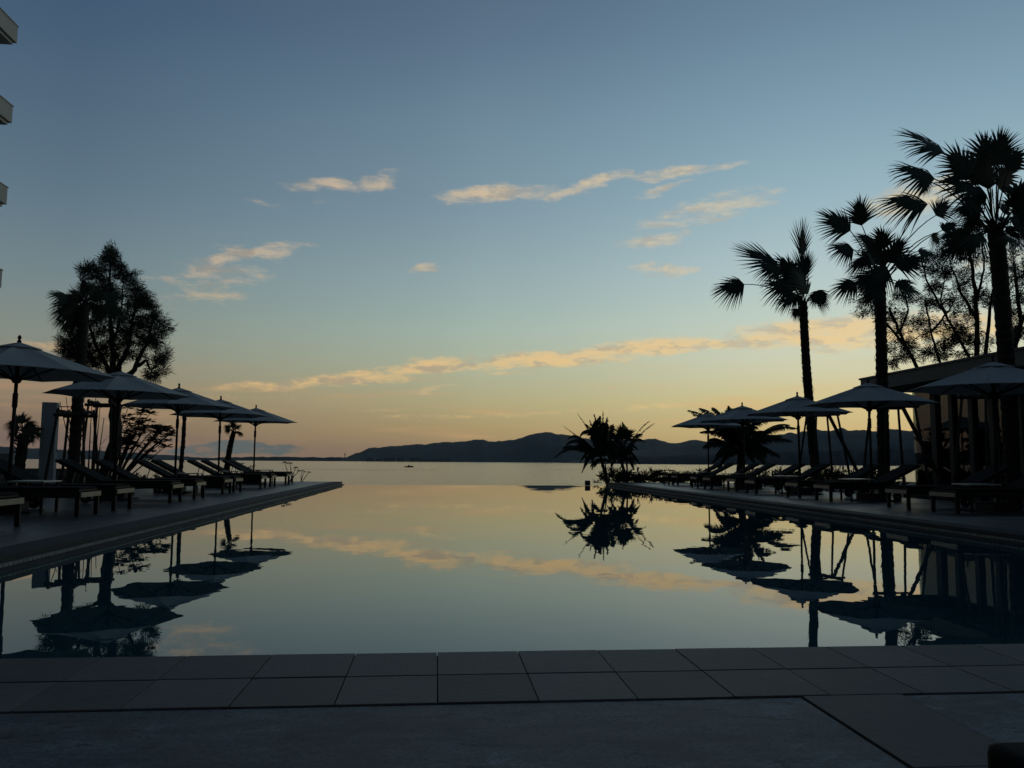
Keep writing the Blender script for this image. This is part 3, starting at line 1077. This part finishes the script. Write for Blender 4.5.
def feather(b, base, mid_, tip, leaf=.35, n=44, rnd=random, start=.15, width=.010, hang=.75):
    """a pinnate frond: curved spine with two rows of narrow leaflets"""
    C = lambda t: base * (1 - t) ** 2 + mid_ * 2 * t * (1 - t) + tip * t * t
    L = (mid_ - base).length + (tip - mid_).length
    b.tube([C(i / 8) for i in range(9)], [.02 - .016 * i / 8 for i in range(9)], 4)
    for i in range(n):
        t = start + (1 - start) * i / n
        p = C(t); d = (C(min(1, t + .03)) - C(max(0, t - .03))).normalized()
        s_ = perp(d)
        ll = leaf * math.sin(PI * min(1, .18 + .8 * t)) ** .6 * rnd.uniform(.75, 1.1)
        for sg in (-1, 1):
            ld = (d * .75 + s_ * sg * .8 + Vector((0, 0, rnd.uniform(-.1, .5) - hang))).normalized()
            e = p + ld * ll
            m2 = p + ld * ll * .5 + Vector((0, 0, .03 * ll))
            e = e + Vector((0, 0, -.18 * ll))
            w = s_.cross(ld).normalized() * width
            w2 = d * width * 1.1
            b.add([p - w2, p + w2, m2 + w + w2, m2 - w - w2, e], [(0, 1, 2, 3), (3, 2, 4)])


def feather_palm(name, label, base, stem_px, dist, fronds, seed=0, stem_r=.07, leaf=.35, fans=(), bare=()):
    rnd = random.Random(seed)
    base = Vector(base)
    t = thing(name, base, label, 'palm tree')
    loc = lambda p: Vector(p) - base
    heart = loc(D(stem_px[0], stem_px[1], dist))
    ringed_trunk([Vector((0, 0, 0)), heart], stem_r, stem_r * .8, n=10, seed=seed).build('trunk', 'palm_trunk', t)
    b = MB()
    more = []
    for fr in fronds:
        more.append((fr[0] + rnd.uniform(-5, 5), fr[1] + rnd.uniform(-4, 4), fr[0] + (fr[2] - fr[0]) * rnd.uniform(.3, .9), fr[1] + (fr[3] - fr[1]) * rnd.uniform(.3, .9) + rnd.uniform(-4, 4), rnd.uniform(-.9, .9)))
    for fr in list(fronds) + more:
        mx_, my_, tx, ty = fr[:4]
        dy = fr[4] if len(fr) > 4 else rnd.uniform(-.7, .7)
        feather(b, heart, loc(D(mx_, my_, dist + dy * .5)), loc(D(tx, ty, dist + dy)), leaf * rnd.uniform(.8, 1.2), n=rnd.randint(56, 78), rnd=rnd)
    for k in range(3):     # side stems of the clump
        e_ = heart + Vector((rnd.uniform(-.45, .45), rnd.uniform(-.3, .3), rnd.uniform(-.2, .45)))
        b.tube(bez(Vector((rnd.uniform(-.08, .08), 0, 0)), Vector((e_.x * .3, e_.y * .3, e_.z * .5)), e_, 5), [.04, .035, .03, .028, .022, .018], 6)
        for j in range(4):
            a = rnd.uniform(0, 2 * PI); L2 = rnd.uniform(.35, .6) * (1.4 if stem_r > .1 else 1)
            m_ = e_ + Vector((math.cos(a) * L2 * .45, math.sin(a) * L2 * .4, rnd.uniform(.25, .5)))
            feather(b, e_, m_, e_ + Vector((math.cos(a) * L2, math.sin(a) * L2 * .8, rnd.uniform(-.3, .4))), leaf * .8, n=30, rnd=rnd)
    for fr in bare:
        feather(b, heart, loc(D(fr[0], fr[1], dist)), loc(D(fr[2], fr[3], dist)), .12, n=14, rnd=rnd, start=.55)
    for hx, hy, tx, ty in fans:
        hub = loc(D(hx, hy, dist)); fan(b, hub, loc(D(tx, ty, dist)), n=24, rnd=rnd)
        b.tube([heart, hub], [.015, .012], 4)
    b.build('crown', 'feather_leaf', t)
    return t


c1 = [(612, 440, 620, 462, .2), (590, 446, 582, 472, -.1), (598, 440, 590, 420, .2), (606, 438, 613, 424, -.2), (603, 436, 607, 417, .1), (573, 436, 555, 457, -.4), (580, 430, 566, 444, .3), (590, 418, 580, 436, .5), (600, 425, 594, 414, 0), (603, 428, 603, 411, .1), (612, 424, 618, 440, .3), (610, 432, 622, 450, -.2), (590, 440, 580, 462, .4), (596, 430, 586, 424, -.5),
      (606, 436, 616, 462, .4), (598, 432, 608, 420, -.3), (588, 446, 584, 468, -.3), (594, 426, 600, 416, .6), (586, 436, 572, 448, .6), (608, 440, 612, 466, -.4), (592, 445, 592, 470, .2)]
feather_palm('feather_palm', 'arching feathery palm at the far right corner of the pool', (6.95, 29.75, GZ), (601, 458), 33.9, c1, seed=21, leaf=.30, bare=[(590, 428, 577, 413), (585, 440, 563, 426)])
c2 = [(614, 438, 606, 450, .1), (618, 432, 612, 434, -.2), (614, 446, 606, 464, .2), (626, 446, 620, 470, .1), (622, 434, 612, 452, .3), (630, 436, 638, 450, .2), (618, 445, 610, 470, -.2), (630, 450, 634, 470, .3), (624, 430, 622, 421, 0), (634, 430, 645, 442, 0), (628, 440, 640, 464, .4)]
feather_palm('feather_palm', 'slimmer palm just right of the arching corner palm, one long frond leaning right', (8.05, 30.9, GZ), (621, 460), 35.2, c2, seed=22, leaf=.24, fans=[(622, 440, 620, 420), (626, 440, 634, 426)], bare=[(640, 430, 655, 423), (640, 424, 650, 421)])
# the long loose frond on the right of it
c3 = [(720, 415, 688, 410, .2), (722, 412, 700, 408, -.3), (735, 412, 729, 406, .3), (752, 412, 772, 420, .2), (765, 420, 797, 428, -.2), (765, 430, 792, 441, .4), (720, 425, 700, 432, .5), (715, 435, 704, 446, -.4), (760, 440, 780, 456, .3),
      (728, 440, 712, 462, .2), (740, 425, 748, 410, -.5), (750, 425, 768, 432, .6), (735, 430, 716, 418, -.6), (745, 440, 755, 462, -.4), (750, 430, 782, 436, -.8), (732, 430, 706, 424, .8), (742, 420, 740, 408, .6), (758, 446, 768, 466, -.6), (725, 446, 718, 470, .5),
      (738, 428, 722, 412, .1), (752, 420, 760, 412, 0), (730, 420, 706, 414, 0)]
feather_palm('feather_palm', 'broad dark feathery palm behind the fourth and farthest right parasols', (12.1, 29.1, GZ), (742, 452), 33.5, c3, seed=23, leaf=.42, stem_r=.16)


def clump(b, c, r, n, rnd, L=.16, w=.007, dr=(0, 0, 0), hang=.6):
    for i in range(n):
        while True:
            q = Vector((rnd.uniform(-1, 1), rnd.uniform(-1, 1), rnd.uniform(-1, 1)))
            if q.length < 1: break
        p = c + q * r
        d = (q * .8 + Vector(dr) + Vector((rnd.uniform(-.5, .5), rnd.uniform(-.5, .5), rnd.uniform(-.6, .6) - hang * .3))).normalized()
        s_ = Vector((rnd.uniform(-1, 1), rnd.uniform(-1, 1), rnd.uniform(-1, 1))).cross(d)
        if s_.length < .05: continue
        s_ = s_.normalized() * w
        l = L * rnd.uniform(.6, 1.3)
        b.add([p - s_, p + s_, p + d * l * .6 + s_ * .8, p + d * l + Vector((0, 0, -hang * l * .25))], [(0, 1, 2), (0, 2, 3)])


def casuarina(name, label, base, dist, limbs, blobs, seed=0, r0=.2, needles=34, clus=.17, per=1.0, Ldz=.9, group=None, L=.16, w=.008, hang=.6, up=0.0):
    rnd = random.Random(seed)
    base = Vector(base)
    t = thing(name, base, label, 'tree', group)
    tb = MB(); nb = MB()
    nodes = []
    for lb in limbs:
        r_a, r_b = lb[0]
        P = []
        for q in lb[1:]:
            dy = q[2] if len(q) > 2 else 0
            P.append(base.copy() if q == 'base' else D(q[0], q[1], dist + dy))
        # smooth polyline
        Q = []
        for i in range(len(P) - 1):
            for k in range(5):
                tt_ = k / 5
                Q.append(P[i].lerp(P[i + 1], tt_) + Vector((rnd.uniform(-1, 1), rnd.uniform(-1, 1), 0)) * .025)
        Q.append(P[-1])
        m_ = len(Q) - 1
        rads = [r_a + (r_b - r_a) * i / m_ for i in range(m_ + 1)]
        tb.tube([q - base for q in Q], rads, 9)
        nodes += [(q, rads[i]) for i, q in enumerate(Q)]
    for bl in blobs:
        cx_, cy_, rx, ry, n = bl[:5]
        for k in range(int(n * per)):
            a = rnd.uniform(0, 2 * PI); q = math.sqrt(rnd.random())
            px = cx_ + rx * q * math.cos(a); py = cy_ + ry * q * math.sin(a)
            tp_ = D(px, py, dist + rnd.uniform(-Ldz, Ldz))
            best = min(nodes, key=lambda nd_: (nd_[0] - tp_).length + (2.0 if nd_[0].z > tp_.z + .25 else 0))
            s0 = best[0]
            ml = s0.lerp(tp_, .5) + Vector((0, 0, -.12 * (tp_ - s0).length))
            ll = (tp_ - s0).length
            r_s = min(best[1] * .6, .008 + ll * .009)
            cv = bez(s0, ml, tp_, 5)
            tb.tube([c - base for c in cv], [r_s * (1 - i / 6) + .004 for i in range(6)], 4, cap=False)
            for q_ in (2, 3, 4, 5):
                clump(nb, cv[q_] - base, clus * (1.0 if q_ == 5 else .8), int(needles * (1 if q_ == 5 else .6)), rnd, dr=(tp_ - s0).normalized() * .9 + Vector((0, 0, up)), L=L, w=w, hang=hang)
            if k % 3 == 0: nodes.append((cv[3], r_s * .7))
    tb.build('trunk', 'bark', t, smooth_=True)
    nb.build('crown', 'needles', t)
    return t


limbs = [((.18, .15), 'base', (116, 440), (115, 400), (114, 372)), ((.10, .015), (114, 380), (112, 340, .2), (110, 300, 0), (110, 250, .1)), ((.08, .012), (116, 372), (128, 348, -.4), (134, 315, -.3), (138, 285, -.2)),
         ((.07, .012), (113, 378), (98, 350, .4), (88, 320, .3), (84, 285, .4)), ((.10, .02), (117, 385), (134, 370, .3), (146, 345, .5), (155, 315, .3)), ((.08, .02), (112, 385), (92, 375, -.3), (76, 355, -.4)), ((.05, .012), (112, 350), (120, 320, .6), (124, 280, .4)),
         ((.06, .02), (138, 366), (146, 360), (152, 372))]
blobs = [(110, 248, 5, 5, 6), (109, 258, 9, 8, 14), (96, 360, 24, 8, 14), (160, 366, 8, 10, 8), (60, 352, 8, 6, 5), (93, 270, 15, 7, 16), (86, 268, 6, 5, 6), (121, 272, 10, 10, 12), (133, 281, 10, 10, 12), (104, 284, 18, 9, 20), (108, 302, 26, 12, 44), (138, 300, 14, 12, 22), (155, 312, 12, 10, 14), (150, 300, 10, 7, 8),
         (120, 324, 28, 14, 50), (84, 330, 18, 16, 26), (90, 352, 20, 14, 28), (72, 348, 12, 12, 14), (66, 338, 8, 8, 6), (154, 332, 16, 12, 22), (166, 324, 6, 8, 5), (140, 345, 16, 12, 18), (120, 350, 20, 12, 24), (158, 352, 12, 9, 10), (66, 362, 9, 8, 8),
         (153, 374, 8, 9, 7), (165, 358, 4, 5, 3), (96, 372, 14, 8, 10), (76, 300, 8, 8, 6)]
casuarina('casuarina_tree', 'big dark casuarina with a ragged crown behind the left parasols', (-9.62, 21.3, GZ), 24.0, limbs, blobs, seed=31, needles=20, clus=.115, Ldz=1.2, per=1.3, L=.17, w=.0075, hang=.15, up=.35)

BL = 33.0
c_l = [((.085, .05), 'base', (919, 372), (900, 334, .3), (889, 308)), ((.06, .03), 'base', (941, 366), (431 + 500, 332, -.3), (925, 300)), ((.06, .02), (905, 345), (885, 322, .4), (872, 300)), ((.05, .02), (900, 334), (908, 310), (905, 292)), ((.05, .02), (931, 332), (948, 312, .3), (955, 300))]
c_b = [(868, 296, 16, 12, 20), (880, 312, 14, 12, 16), (862, 312, 8, 6, 6), (900, 298, 12, 10, 12), (902, 322, 18, 12, 22), (895, 345, 14, 14, 20), (912, 352, 16, 14, 22), (930, 326, 16, 16, 22), (928, 300, 12, 10, 12), (938, 350, 18, 12, 22), (950, 330, 14, 12, 14), (896, 362, 10, 8, 8)]
casuarina('casuarina_tree', 'wispy casuarina behind the pavilion roof, between the bushy and the tallest palm trunks', (D(930, 470, BL).x, D(930, 470, BL).y, GZ), BL, c_l, c_b, seed=32, w=.010, needles=21, clus=.16, Ldz=1.2, per=1.05, group='wispy casuarinas behind the pavilion', L=.15)
c_l = [((.12, .05), 'base', (977, 355), (977, 315, .2), (973, 270), (966, 240)), ((.10, .04), 'base', (986, 352), (990, 309, -.3), (996, 270)), ((.07, .025), 'base', (969, 357, .4), (948, 319, .4), (927, 282, .3), (922, 262)), ((.07, .02), (977, 320), (960, 290, .5), (948, 255)), ((.06, .02), (977, 300), (984, 270), (982, 240)), ((.05, .02), (948, 319), (940, 300), (945, 280))]
c_b = [(938, 262, 18, 14, 26), (960, 246, 20, 14, 26), (952, 280, 18, 14, 24), (975, 262, 18, 16, 22), (928, 280, 12, 10, 10), (962, 304, 18, 14, 24), (975, 235, 14, 10, 12), (945, 300, 14, 10, 12), (965, 330, 18, 14, 24), (985, 290, 14, 18, 20), (980, 345, 16, 12, 16), (955, 345, 12, 10, 12), (915, 262, 8, 6, 5)]
casuarina('casuarina_tree', 'tall wispy casuarina behind the pavilion roof, left of the tallest palm trunk', (D(978, 470, BL).x, D(978, 470, BL).y, GZ), BL, c_l, c_b, seed=33, w=.010, needles=21, clus=.17, Ldz=1.4, per=1.1, group='wispy casuarinas behind the pavilion', L=.16)
c_l = [((.12, .05), 'base', (1015, 348), (1021, 323, .2), (1017, 292), (1014, 262)), ((.12, .04), 'base', (1030, 345), (1046, 310), (1050, 270)), ((.08, .03), (1021, 323), (1034, 296, -.3), (1036, 260)), ((.06, .02), (1015, 340), (1004, 322), (1003, 300))]
c_b = [(1016, 270, 14, 18, 24), (1018, 305, 14, 16, 20), (1010, 330, 14, 12, 16), (1030, 330, 16, 12, 14), (1040, 280, 20, 26, 30), (1016, 245, 12, 10, 10), (1060, 300, 20, 25, 20)]
casuarina('casuarina_tree', 'wispy casuarina at the right edge, right of the tallest palm trunk', (D(1020, 470, BL).x, D(1020, 470, BL).y, GZ), BL, c_l, c_b, seed=34, w=.010, needles=21, clus=.17, Ldz=1.4, per=1.1, group='wispy casuarinas behind the pavilion', L=.16)


# plumeria-like shrub with bare branches and tufts of broad leaves at the ends
def tuft(b, c, r, n, rnd, flat=.35, w=.3):
    for i in range(n):
        a = rnd.uniform(0, 2 * PI); e = rnd.uniform(-.2, .9) * (1 - flat)
        d = Vector((math.cos(a) * math.cos(e), math.sin(a) * math.cos(e), math.sin(e)))
        s_ = perp(d) * r * w * .62
        l = r * rnd.uniform(.7, 1.1)
        m2 = c + d * l * .6
        e_ = c + d * l + Vector((0, 0, -.1 * l))
        b.add([c, m2 - s_, e_, m2 + s_], [(0, 1, 2, 3)])


def branchy(name, label, base, dist, ends, seed, spread=.4, tr=.16, tn=12, r0=.05, joints=2, group=None, cat='shrub'):
    rnd = random.Random(seed)
    base = Vector(base)
    t = thing(name, base, label, cat, group)
    tb = MB(); lb = MB()
    for e in ends:
        tip = D(e[0], e[1], dist + rnd.uniform(-spread, spread))
        s0 = base + Vector((rnd.uniform(-.08, .08), rnd.uniform(-.08, .08), 0))
        h = tip - s0
        md = s0 + Vector((h.x * .45, h.y * .45, h.z * (.6 if cat == 'small shrub' else .28))) if len(e) < 3 else D(e[2], e[3], dist)
        cv = bez(s0, md, tip, 8)
        tb.tube([c - base for c in cv], [r0 * (1 - i / 9) + .006 for i in range(9)], 6)
        for k in range(joints):
            i = rnd.randint(4, 7)
            e2 = cv[i] + Vector((rnd.uniform(-.25, .25), rnd.uniform(-.25, .25), rnd.uniform(.12, .4))) * (h.length * .28)
            tb.tube([c - base for c in (cv[i], (cv[i] + e2) / 2 - Vector((0, 0, .03)), e2)], [r0 * .35, r0 * .25, .006], 5)
            tuft(lb, e2 - base, tr * rnd.uniform(.8, 1.1), tn, rnd)
        tuft(lb, tip - base, tr * rnd.uniform(.8, 1.2), tn + 4, rnd)
    tb.build('branches', 'bark', t)
    lb.build('leaves', 'shrub_leaf', t)
    return t


_pb = D(112, 472, 26.0)
branchy('plumeria', 'open branching shrub with leaf tufts right of the thick casuarina trunk', (_pb.x, _pb.y, GZ), 26.5,
        [(143, 412, 124, 445), (150, 421, 132, 448), (139, 424, 124, 450), (165, 428, 138, 452), (172, 433, 142, 450), (158, 434, 134, 456), (167, 441, 150, 446), (165, 447, 146, 462), (150, 414, 128, 440), (128, 408, 118, 435),
         (130, 420, 118, 448), (156, 427, 130, 452), (136, 430, 122, 452), (146, 428, 126, 454), (126, 432, 118, 450), (161, 430, 140, 446), (142, 420, 128, 444), (168, 436, 146, 450)], 41, tr=.30, tn=20, r0=.026, joints=2)
branchy('plumeria', 'leafless twiggy shrub seen through the stakes of the left fan palm', (-9.6, 20.6, GZ), 23.4,
        [(66, 398), (72, 402), (60, 402), (92, 400), (100, 408), (104, 418), (96, 395), (70, 430), (94, 432)], 42, tr=.05, tn=4, r0=.025, joints=2)


# spiky low shrubs and coastal shrubs
def spiky(name, label, loc, r, h, n, seed, m='shrub_leaf', group=None, w=.018):
    rnd = random.Random(seed)
    t = thing(name, loc, label, 'shrub', group)
    b = MB(); sb = MB()
    for i in range(n):
        a = rnd.uniform(0, 2 * PI); q = math.sqrt(rnd.random())
        c = Vector((math.cos(a) * r * q, math.sin(a) * r * q, 0))
        top = c + Vector((rnd.uniform(-.12, .12), rnd.uniform(-.12, .12), h * rnd.uniform(.25, .8) * (1 - .45 * q * q)))
        if i % 3 == 0: sb.tube([c * .4, top], [.014, .006], 5)
        for k in range(11):
            a2 = rnd.uniform(0, 2 * PI); e = rnd.uniform(.05, 1.4)
            d = Vector((math.cos(a2) * math.cos(e), math.sin(a2) * math.cos(e), math.sin(e)))
            s_ = perp(d) * w
            l = h * rnd.uniform(.2, .42)
            b.add([top - s_, top + s_, top + d * l * .6 + s_ * .8, top + d * l + Vector((0, 0, -.18 * l)), top + d * l * .6 - s_ * .8], [(0, 1, 2, 3, 4)])
    b.build('leaves', m, t); sb.build('stems', 'bark', t)
    return t


random.seed(77)
places = ['by the corner palms', 'right of the corner palms', 'behind the farthest right lounger', 'behind the farthest right parasol pole', 'left of the broad feathery palm', 'at the foot of the broad feathery palm',
          'right of the broad feathery palm', 'left of the leaning palm stakes', 'among the leaning palm stakes', 'right of the leaning palm stakes', 'left of the bushy palm stakes', 'at the bushy palm stakes']
pxs = [612, 632, 650, 668, 688, 706, 764, 784, 806, 832, 852, 874]
for i, (px, pl_) in enumerate(zip(pxs, places)):
    dist = 35.0 - max(0, i - 5) * 1.6
    q = D(px, 480, dist)
    spiky('low_shrub', 'low spiky dark shrub ' + pl_, (q.x, q.y, GZ), .75, random.uniform(.75, 1.0) if i < 6 else random.uniform(.8, 1.1), 46, 100 + i, group='low shrubs behind the right deck')
places = ['at the left edge behind the nearest lounger', 'left of the shower column', 'at the foot of the staked left palm', 'at the foot of the left casuarina', 'behind the second left parasol pole', 'behind the middle left parasol pole', 'at the foot of the stunted palm']
for px, dist, l, hh in zip([4, 32, 84, 106, 134, 160, 222], [17, 22, 21, 25, 27, 28, 31], places, [.9, .5, .75, .75, .62, .6, .55]):
    q = D(px, 480, dist)
    spiky('low_shrub', 'low leafy dark shrub ' + l, (q.x, q.y, GZ), .7, hh, 34, int(px) + 7, group='low shrubs behind the left deck', w=.026)
branchy('beach_shrub', 'small shrub with tufted stalks at the far end of the left deck', (D(291, 481, 33.3).x, 30.1, -.05), 33.3, [(285, 463), (290, 463.5), (296, 468), (299, 471)], 51, tr=.15, tn=14, r0=.02, joints=0, cat='small shrub')
branchy('beach_shrub', 'tiny outermost shrub beyond the last left lounger', (D(303, 482, 33.6).x, 30.4, -.05), 33.6, [(304, 472), (302, 471), (309, 472.5)], 52, tr=.12, tn=10, r0=.014, joints=0, cat='small shrub')
branchy('beach_shrub', 'small tufted shrub behind the farthest left parasol pole', (D(250, 482, 33.0).x, 29.6, -.05), 33.0, [(249, 468), (253, 466), (258, 471), (242, 464)], 53, tr=.15, tn=12, r0=.02, joints=0, cat='small shrub')


# ------------------------------------------------------------------ palm stakes
def stakes(label, centre, zt, half, foot, seed, long_leg=None):
    rnd = random.Random(seed)
    t = thing('tree_stakes', (centre[0], centre[1], GZ), label, 'tree support', 'wooden supports round the tree trunks')
    for sx in (-1, 1):
        for sy in (-1, 1):
            MB().tube([(sx * foot, sy * foot, 0), (sx * half * .85, sy * half * .85, zt - GZ + .12)], [.036, .03], 8).build('stake', 'stake', t)
    for s_ in (-1, 1):
        MB().tube([(-half * 1.15, s_ * half * .8, zt - GZ - .04), (half * 1.15, s_ * half * .8, zt - GZ - .03)], .045, 8).build('crossbar', 'stake', t)
        MB().tube([(s_ * half * .8, -half * 1.1, zt - GZ + .05), (s_ * half * .8, half * 1.1, zt - GZ + .05)], .04, 8).build('crossbar', 'stake', t)
    if long_leg:
        MB().tube([(half * .3, -half * .5, zt - GZ), (long_leg, -.2, 0)], .05, 8).build('stake', 'stake', t)
    return t


stakes('four slanted stakes round the left fan palm trunk', (-8.72, 17.3), 2.0, .34, .48, 1)
stakes('crossbar frame tied round the thick left casuarina trunk', (-9.62, 21.3), 2.5, .36, .42, 2)
stakes('slanted stakes round the leaning palm behind the middle right parasol', (11.5, 20.3), 2.40, .36, .62, 3, 1.35)
stakes('slanted stakes round the bushy palm behind the second right parasol', (11.8, 16.95), 2.42, .44, .62, 4, 1.45)
stakes('slanted stakes round the tallest palm by the pavilion', (12.1, 13.5), 2.45, .46, .62, 5)

# ------------------------------------------------------------------ shower column and garden walls
q = D(46, 484, 22.4)
t = thing('shower_column', (q.x, q.y, 0.0), 'square grey outdoor shower column behind the left loungers', 'shower column', rz=R(14))
MB().box((-.17, -.2, 0), (.19, .2, 2.43)).build('column', 'plaster', t, bevel=.012)
MB().tube([(.19, 0, 2.33), (.62, 0, 2.33), (.62, 0, 2.29)], .014, 6).build('shower_arm', 'metal', t)
MB().lathe([(.015, .03), (.06, .0), (.06, -.015)], (.62, 0, 2.27), 14).build('shower_head', 'metal', t)
for z in (1.13, .90):
    MB().tube([(.19, -.02, z), (.25, -.02, z)], .028, 10).build('tap', 'metal', t)
a_, b_ = D(-60, 469, 23.6), D(14, 469, 23.6)
e_ = D(88, 469, 23.4)
t = MB().box((a_.x, b_.y, -.1), (e_.x, b_.y + .22, .60)).box((a_.x, b_.y - .02, .602), (e_.x + .02, b_.y + .24, .64)).build('low_wall', 'wall_plaster', bevel=.006)
tag(t, 'low grey garden wall behind the shower column', 'wall')
t = MB().box((a_.x - 4, b_.y + .5, -.1), (D(13.5, 460, 24.2).x, b_.y + .8, 1.06)).build('garden_wall', 'wall_plaster', bevel=.006)
tag(t, 'higher grey wall at the left edge behind the low garden wall', 'wall')

# post on the far pool edge
q = D(587, 483, 33.2)
t = thing('edge_light', (q.x, V1 - .04, -.012), 'small square box light standing on the far pool edge', 'light box')
MB().box((-.1, -.06, 0), (.1, .06, .19)).build('housing', 'coping', t, bevel=.006)
MB().box((-.075, -.066, .03), (.075, -.058, .15)).build('panel', 'hotel_dark', t)

# ------------------------------------------------------------------ pavilion on the right
t = thing('pavilion', (13.6, 14, 0), 'flat roofed glass pavilion with dark columns behind the right deck', 'pavilion')
PX, PY = 13.6, 14.0
Y0, Y1 = -4.0, 21.9
L_ = lambda x, y, z: (x - PX, y - PY, z)
b = MB(); b.box(L_(13.6, Y0, 3.22), L_(20.5, Y1, 3.6)); b.box(L_(13.56, Y0, 3.60), L_(20.54, Y1 + .04, 3.66))
b.build('roof', 'roof', t, bevel=.008)
b = MB(); b.box(L_(14.6, Y0, -.1), L_(20.2, 21.3, .2))
b.build('floor_slab', 'stone_base', t)
GX = 14.92
cols_y = [20.0, 19.15, 18.25, 17.4, 16.3, 15.1, 13.9, 12.7, 11.3, 10.0, 8.6, 7.2, 5.8]
ys = [21.2] + cols_y
for i, y in enumerate(cols_y):
    w = .13 if i == 0 else .09
    MB().box(L_(GX - .10, y - w, .2), L_(GX + .06, y + w, 3.22)).build('column', 'column', t)
for a, c in zip(ys[:-1], ys[1:]):
    MB().box(L_(GX - .008, c + .01, .22), L_(GX + .008, a - .01, 3.2)).build('glass_panel', 'tinted_glass', t)
for i in range(5):
    x0_ = GX + .1 + i * 1.0
    MB().box(L_(x0_, 21.19, .22), L_(x0_ + .94, 21.206, 3.2)).build('glass_panel', 'tinted_glass', t)
    MB().box(L_(x0_ - .06, 21.14, .2), L_(x0_ - .005, 21.25, 3.22)).build('mullion', 'column', t)
for k in range(9):
    y_ = 21.2 - k * 2.4
    MB().box(L_(20.0, y_ - 2.34, .22), L_(20.016, y_ - .06, 3.2)).build('glass_panel', 'tinted_glass', t)
    MB().box(L_(19.95, y_ - .05, .2), L_(20.07, y_ + .05, 3.22)).build('mullion', 'column', t)

# ------------------------------------------------------------------ hotel on the left
HX, HY = -17.58, 31.0
t = thing('hotel', (HX, HY, 0), 'pale hotel block with stacked balconies at the upper left edge', 'hotel building')
b = MB(); b.box((-12, -50, -.1), (-1.6, -.4, 24)); b.build('wall', 'hotel', t)
zb = 7.77
for k in range(6):
    z = zb + (k - 1) * 3.43
    
    b = MB(); b.box((-1.6, -48, z), (0, 0, z + .18)); b.box((-.16, -48, z + .18), (0, 0, z + .70)); b.box((-1.6, -.16, z + .18), (-.16, 0, z + .70)); b.box((-.20, -48.02, z + .70), (.03, .03, z + .74)); b.box((-1.6, -47.9, z - .12), (-.12, -.1, z))
    bal = b.build('balcony', 'hotel', t)
    for j in range(6):
        y_ = -3.2 - j * 7.5
        MB().box((-1.59, y_ - 2.2, z + .3), (-1.56, y_, z + 2.5)).build('window', 'hotel_dark', bal)

# ------------------------------------------------------------------ sea details
q = D(409, 468, 640)
t = thing('motorboat', (q.x, q.y, -4), 'small dark motorboat on the sea below the long mountain', 'boat', rz=R(6))
b = MB()
hv = []
for i, (x, w, z1) in enumerate(((-3.4, .95, .75), (-1, 1.15, .8), (1.5, .95, .95), (3.3, .08, 1.25))):
    hv += [(x, -w, z1), (x, -w * .55, -.25), (x, w * .55, -.25), (x, w, z1)]
fs = []
for i in range(3):
    for k in range(3):
        fs.append((i * 4 + k, i * 4 + k + 1, i * 4 + k + 5, i * 4 + k + 4))
    fs.append((i * 4 + 3, i * 4, i * 4 + 4, i * 4 + 7))
fs += [(0, 1, 2, 3), (12, 13, 14, 15)]
b.add(hv, fs); b.build('hull', 'boat', t)
MB().box((-.9, -.6, .8), (.7, .6, 1.4)).box((-1.1, -.75, 1.4), (.9, .75, 1.48)).build('cabin', 'boat', t)
MB().tube([(0, 0, 1.45), (0, 0, 1.9)], .04, 5).build('antenna', 'boat', t)
for name, a, c, dist, n, lab in (('left', 284, 440, 440, 42, 'dark net float on the line left of the motorboat and below it'), ('right', 548, 592, 500, 12, 'dark net float on the short line left of the corner palms')):
    for i in range(n):
        px = a + (c - a) * (i + random.uniform(-.3, .3)) / n
        q = D(px, 470, dist + random.uniform(-4, 4) + 12 * math.sin(i * .2))
        o = MB().lathe([(.1, -.2), (.26, -.05), (.3, .08), (.22, .2), (.08, .27)], n=8).build('net_float', 'buoy')
        o.location = (q.x, q.y, -4)
        tag(o, lab, 'float', 'floats strung %s on the sea' % ('in the long line' if name == 'left' else 'in the short line'))

# ------------------------------------------------------------------ bag at the lower right corner
q = D(993, 750, 2.15)
t = thing('bag', (q.x + .25, q.y - .13, .02), 'black bag standing on the paving in the lower right corner', 'bag')
MB().box((-.27, -.12, 0), (.27, .14, .21)).build('bag_body', 'bag', t, bevel=.03, smooth_=True)
MB().tube(bez(Vector((-.12, 0, .2)), Vector((0, -.25, .24)), Vector((.12, 0, .2)), 8), .012, 6).build('handle', 'bag', t)
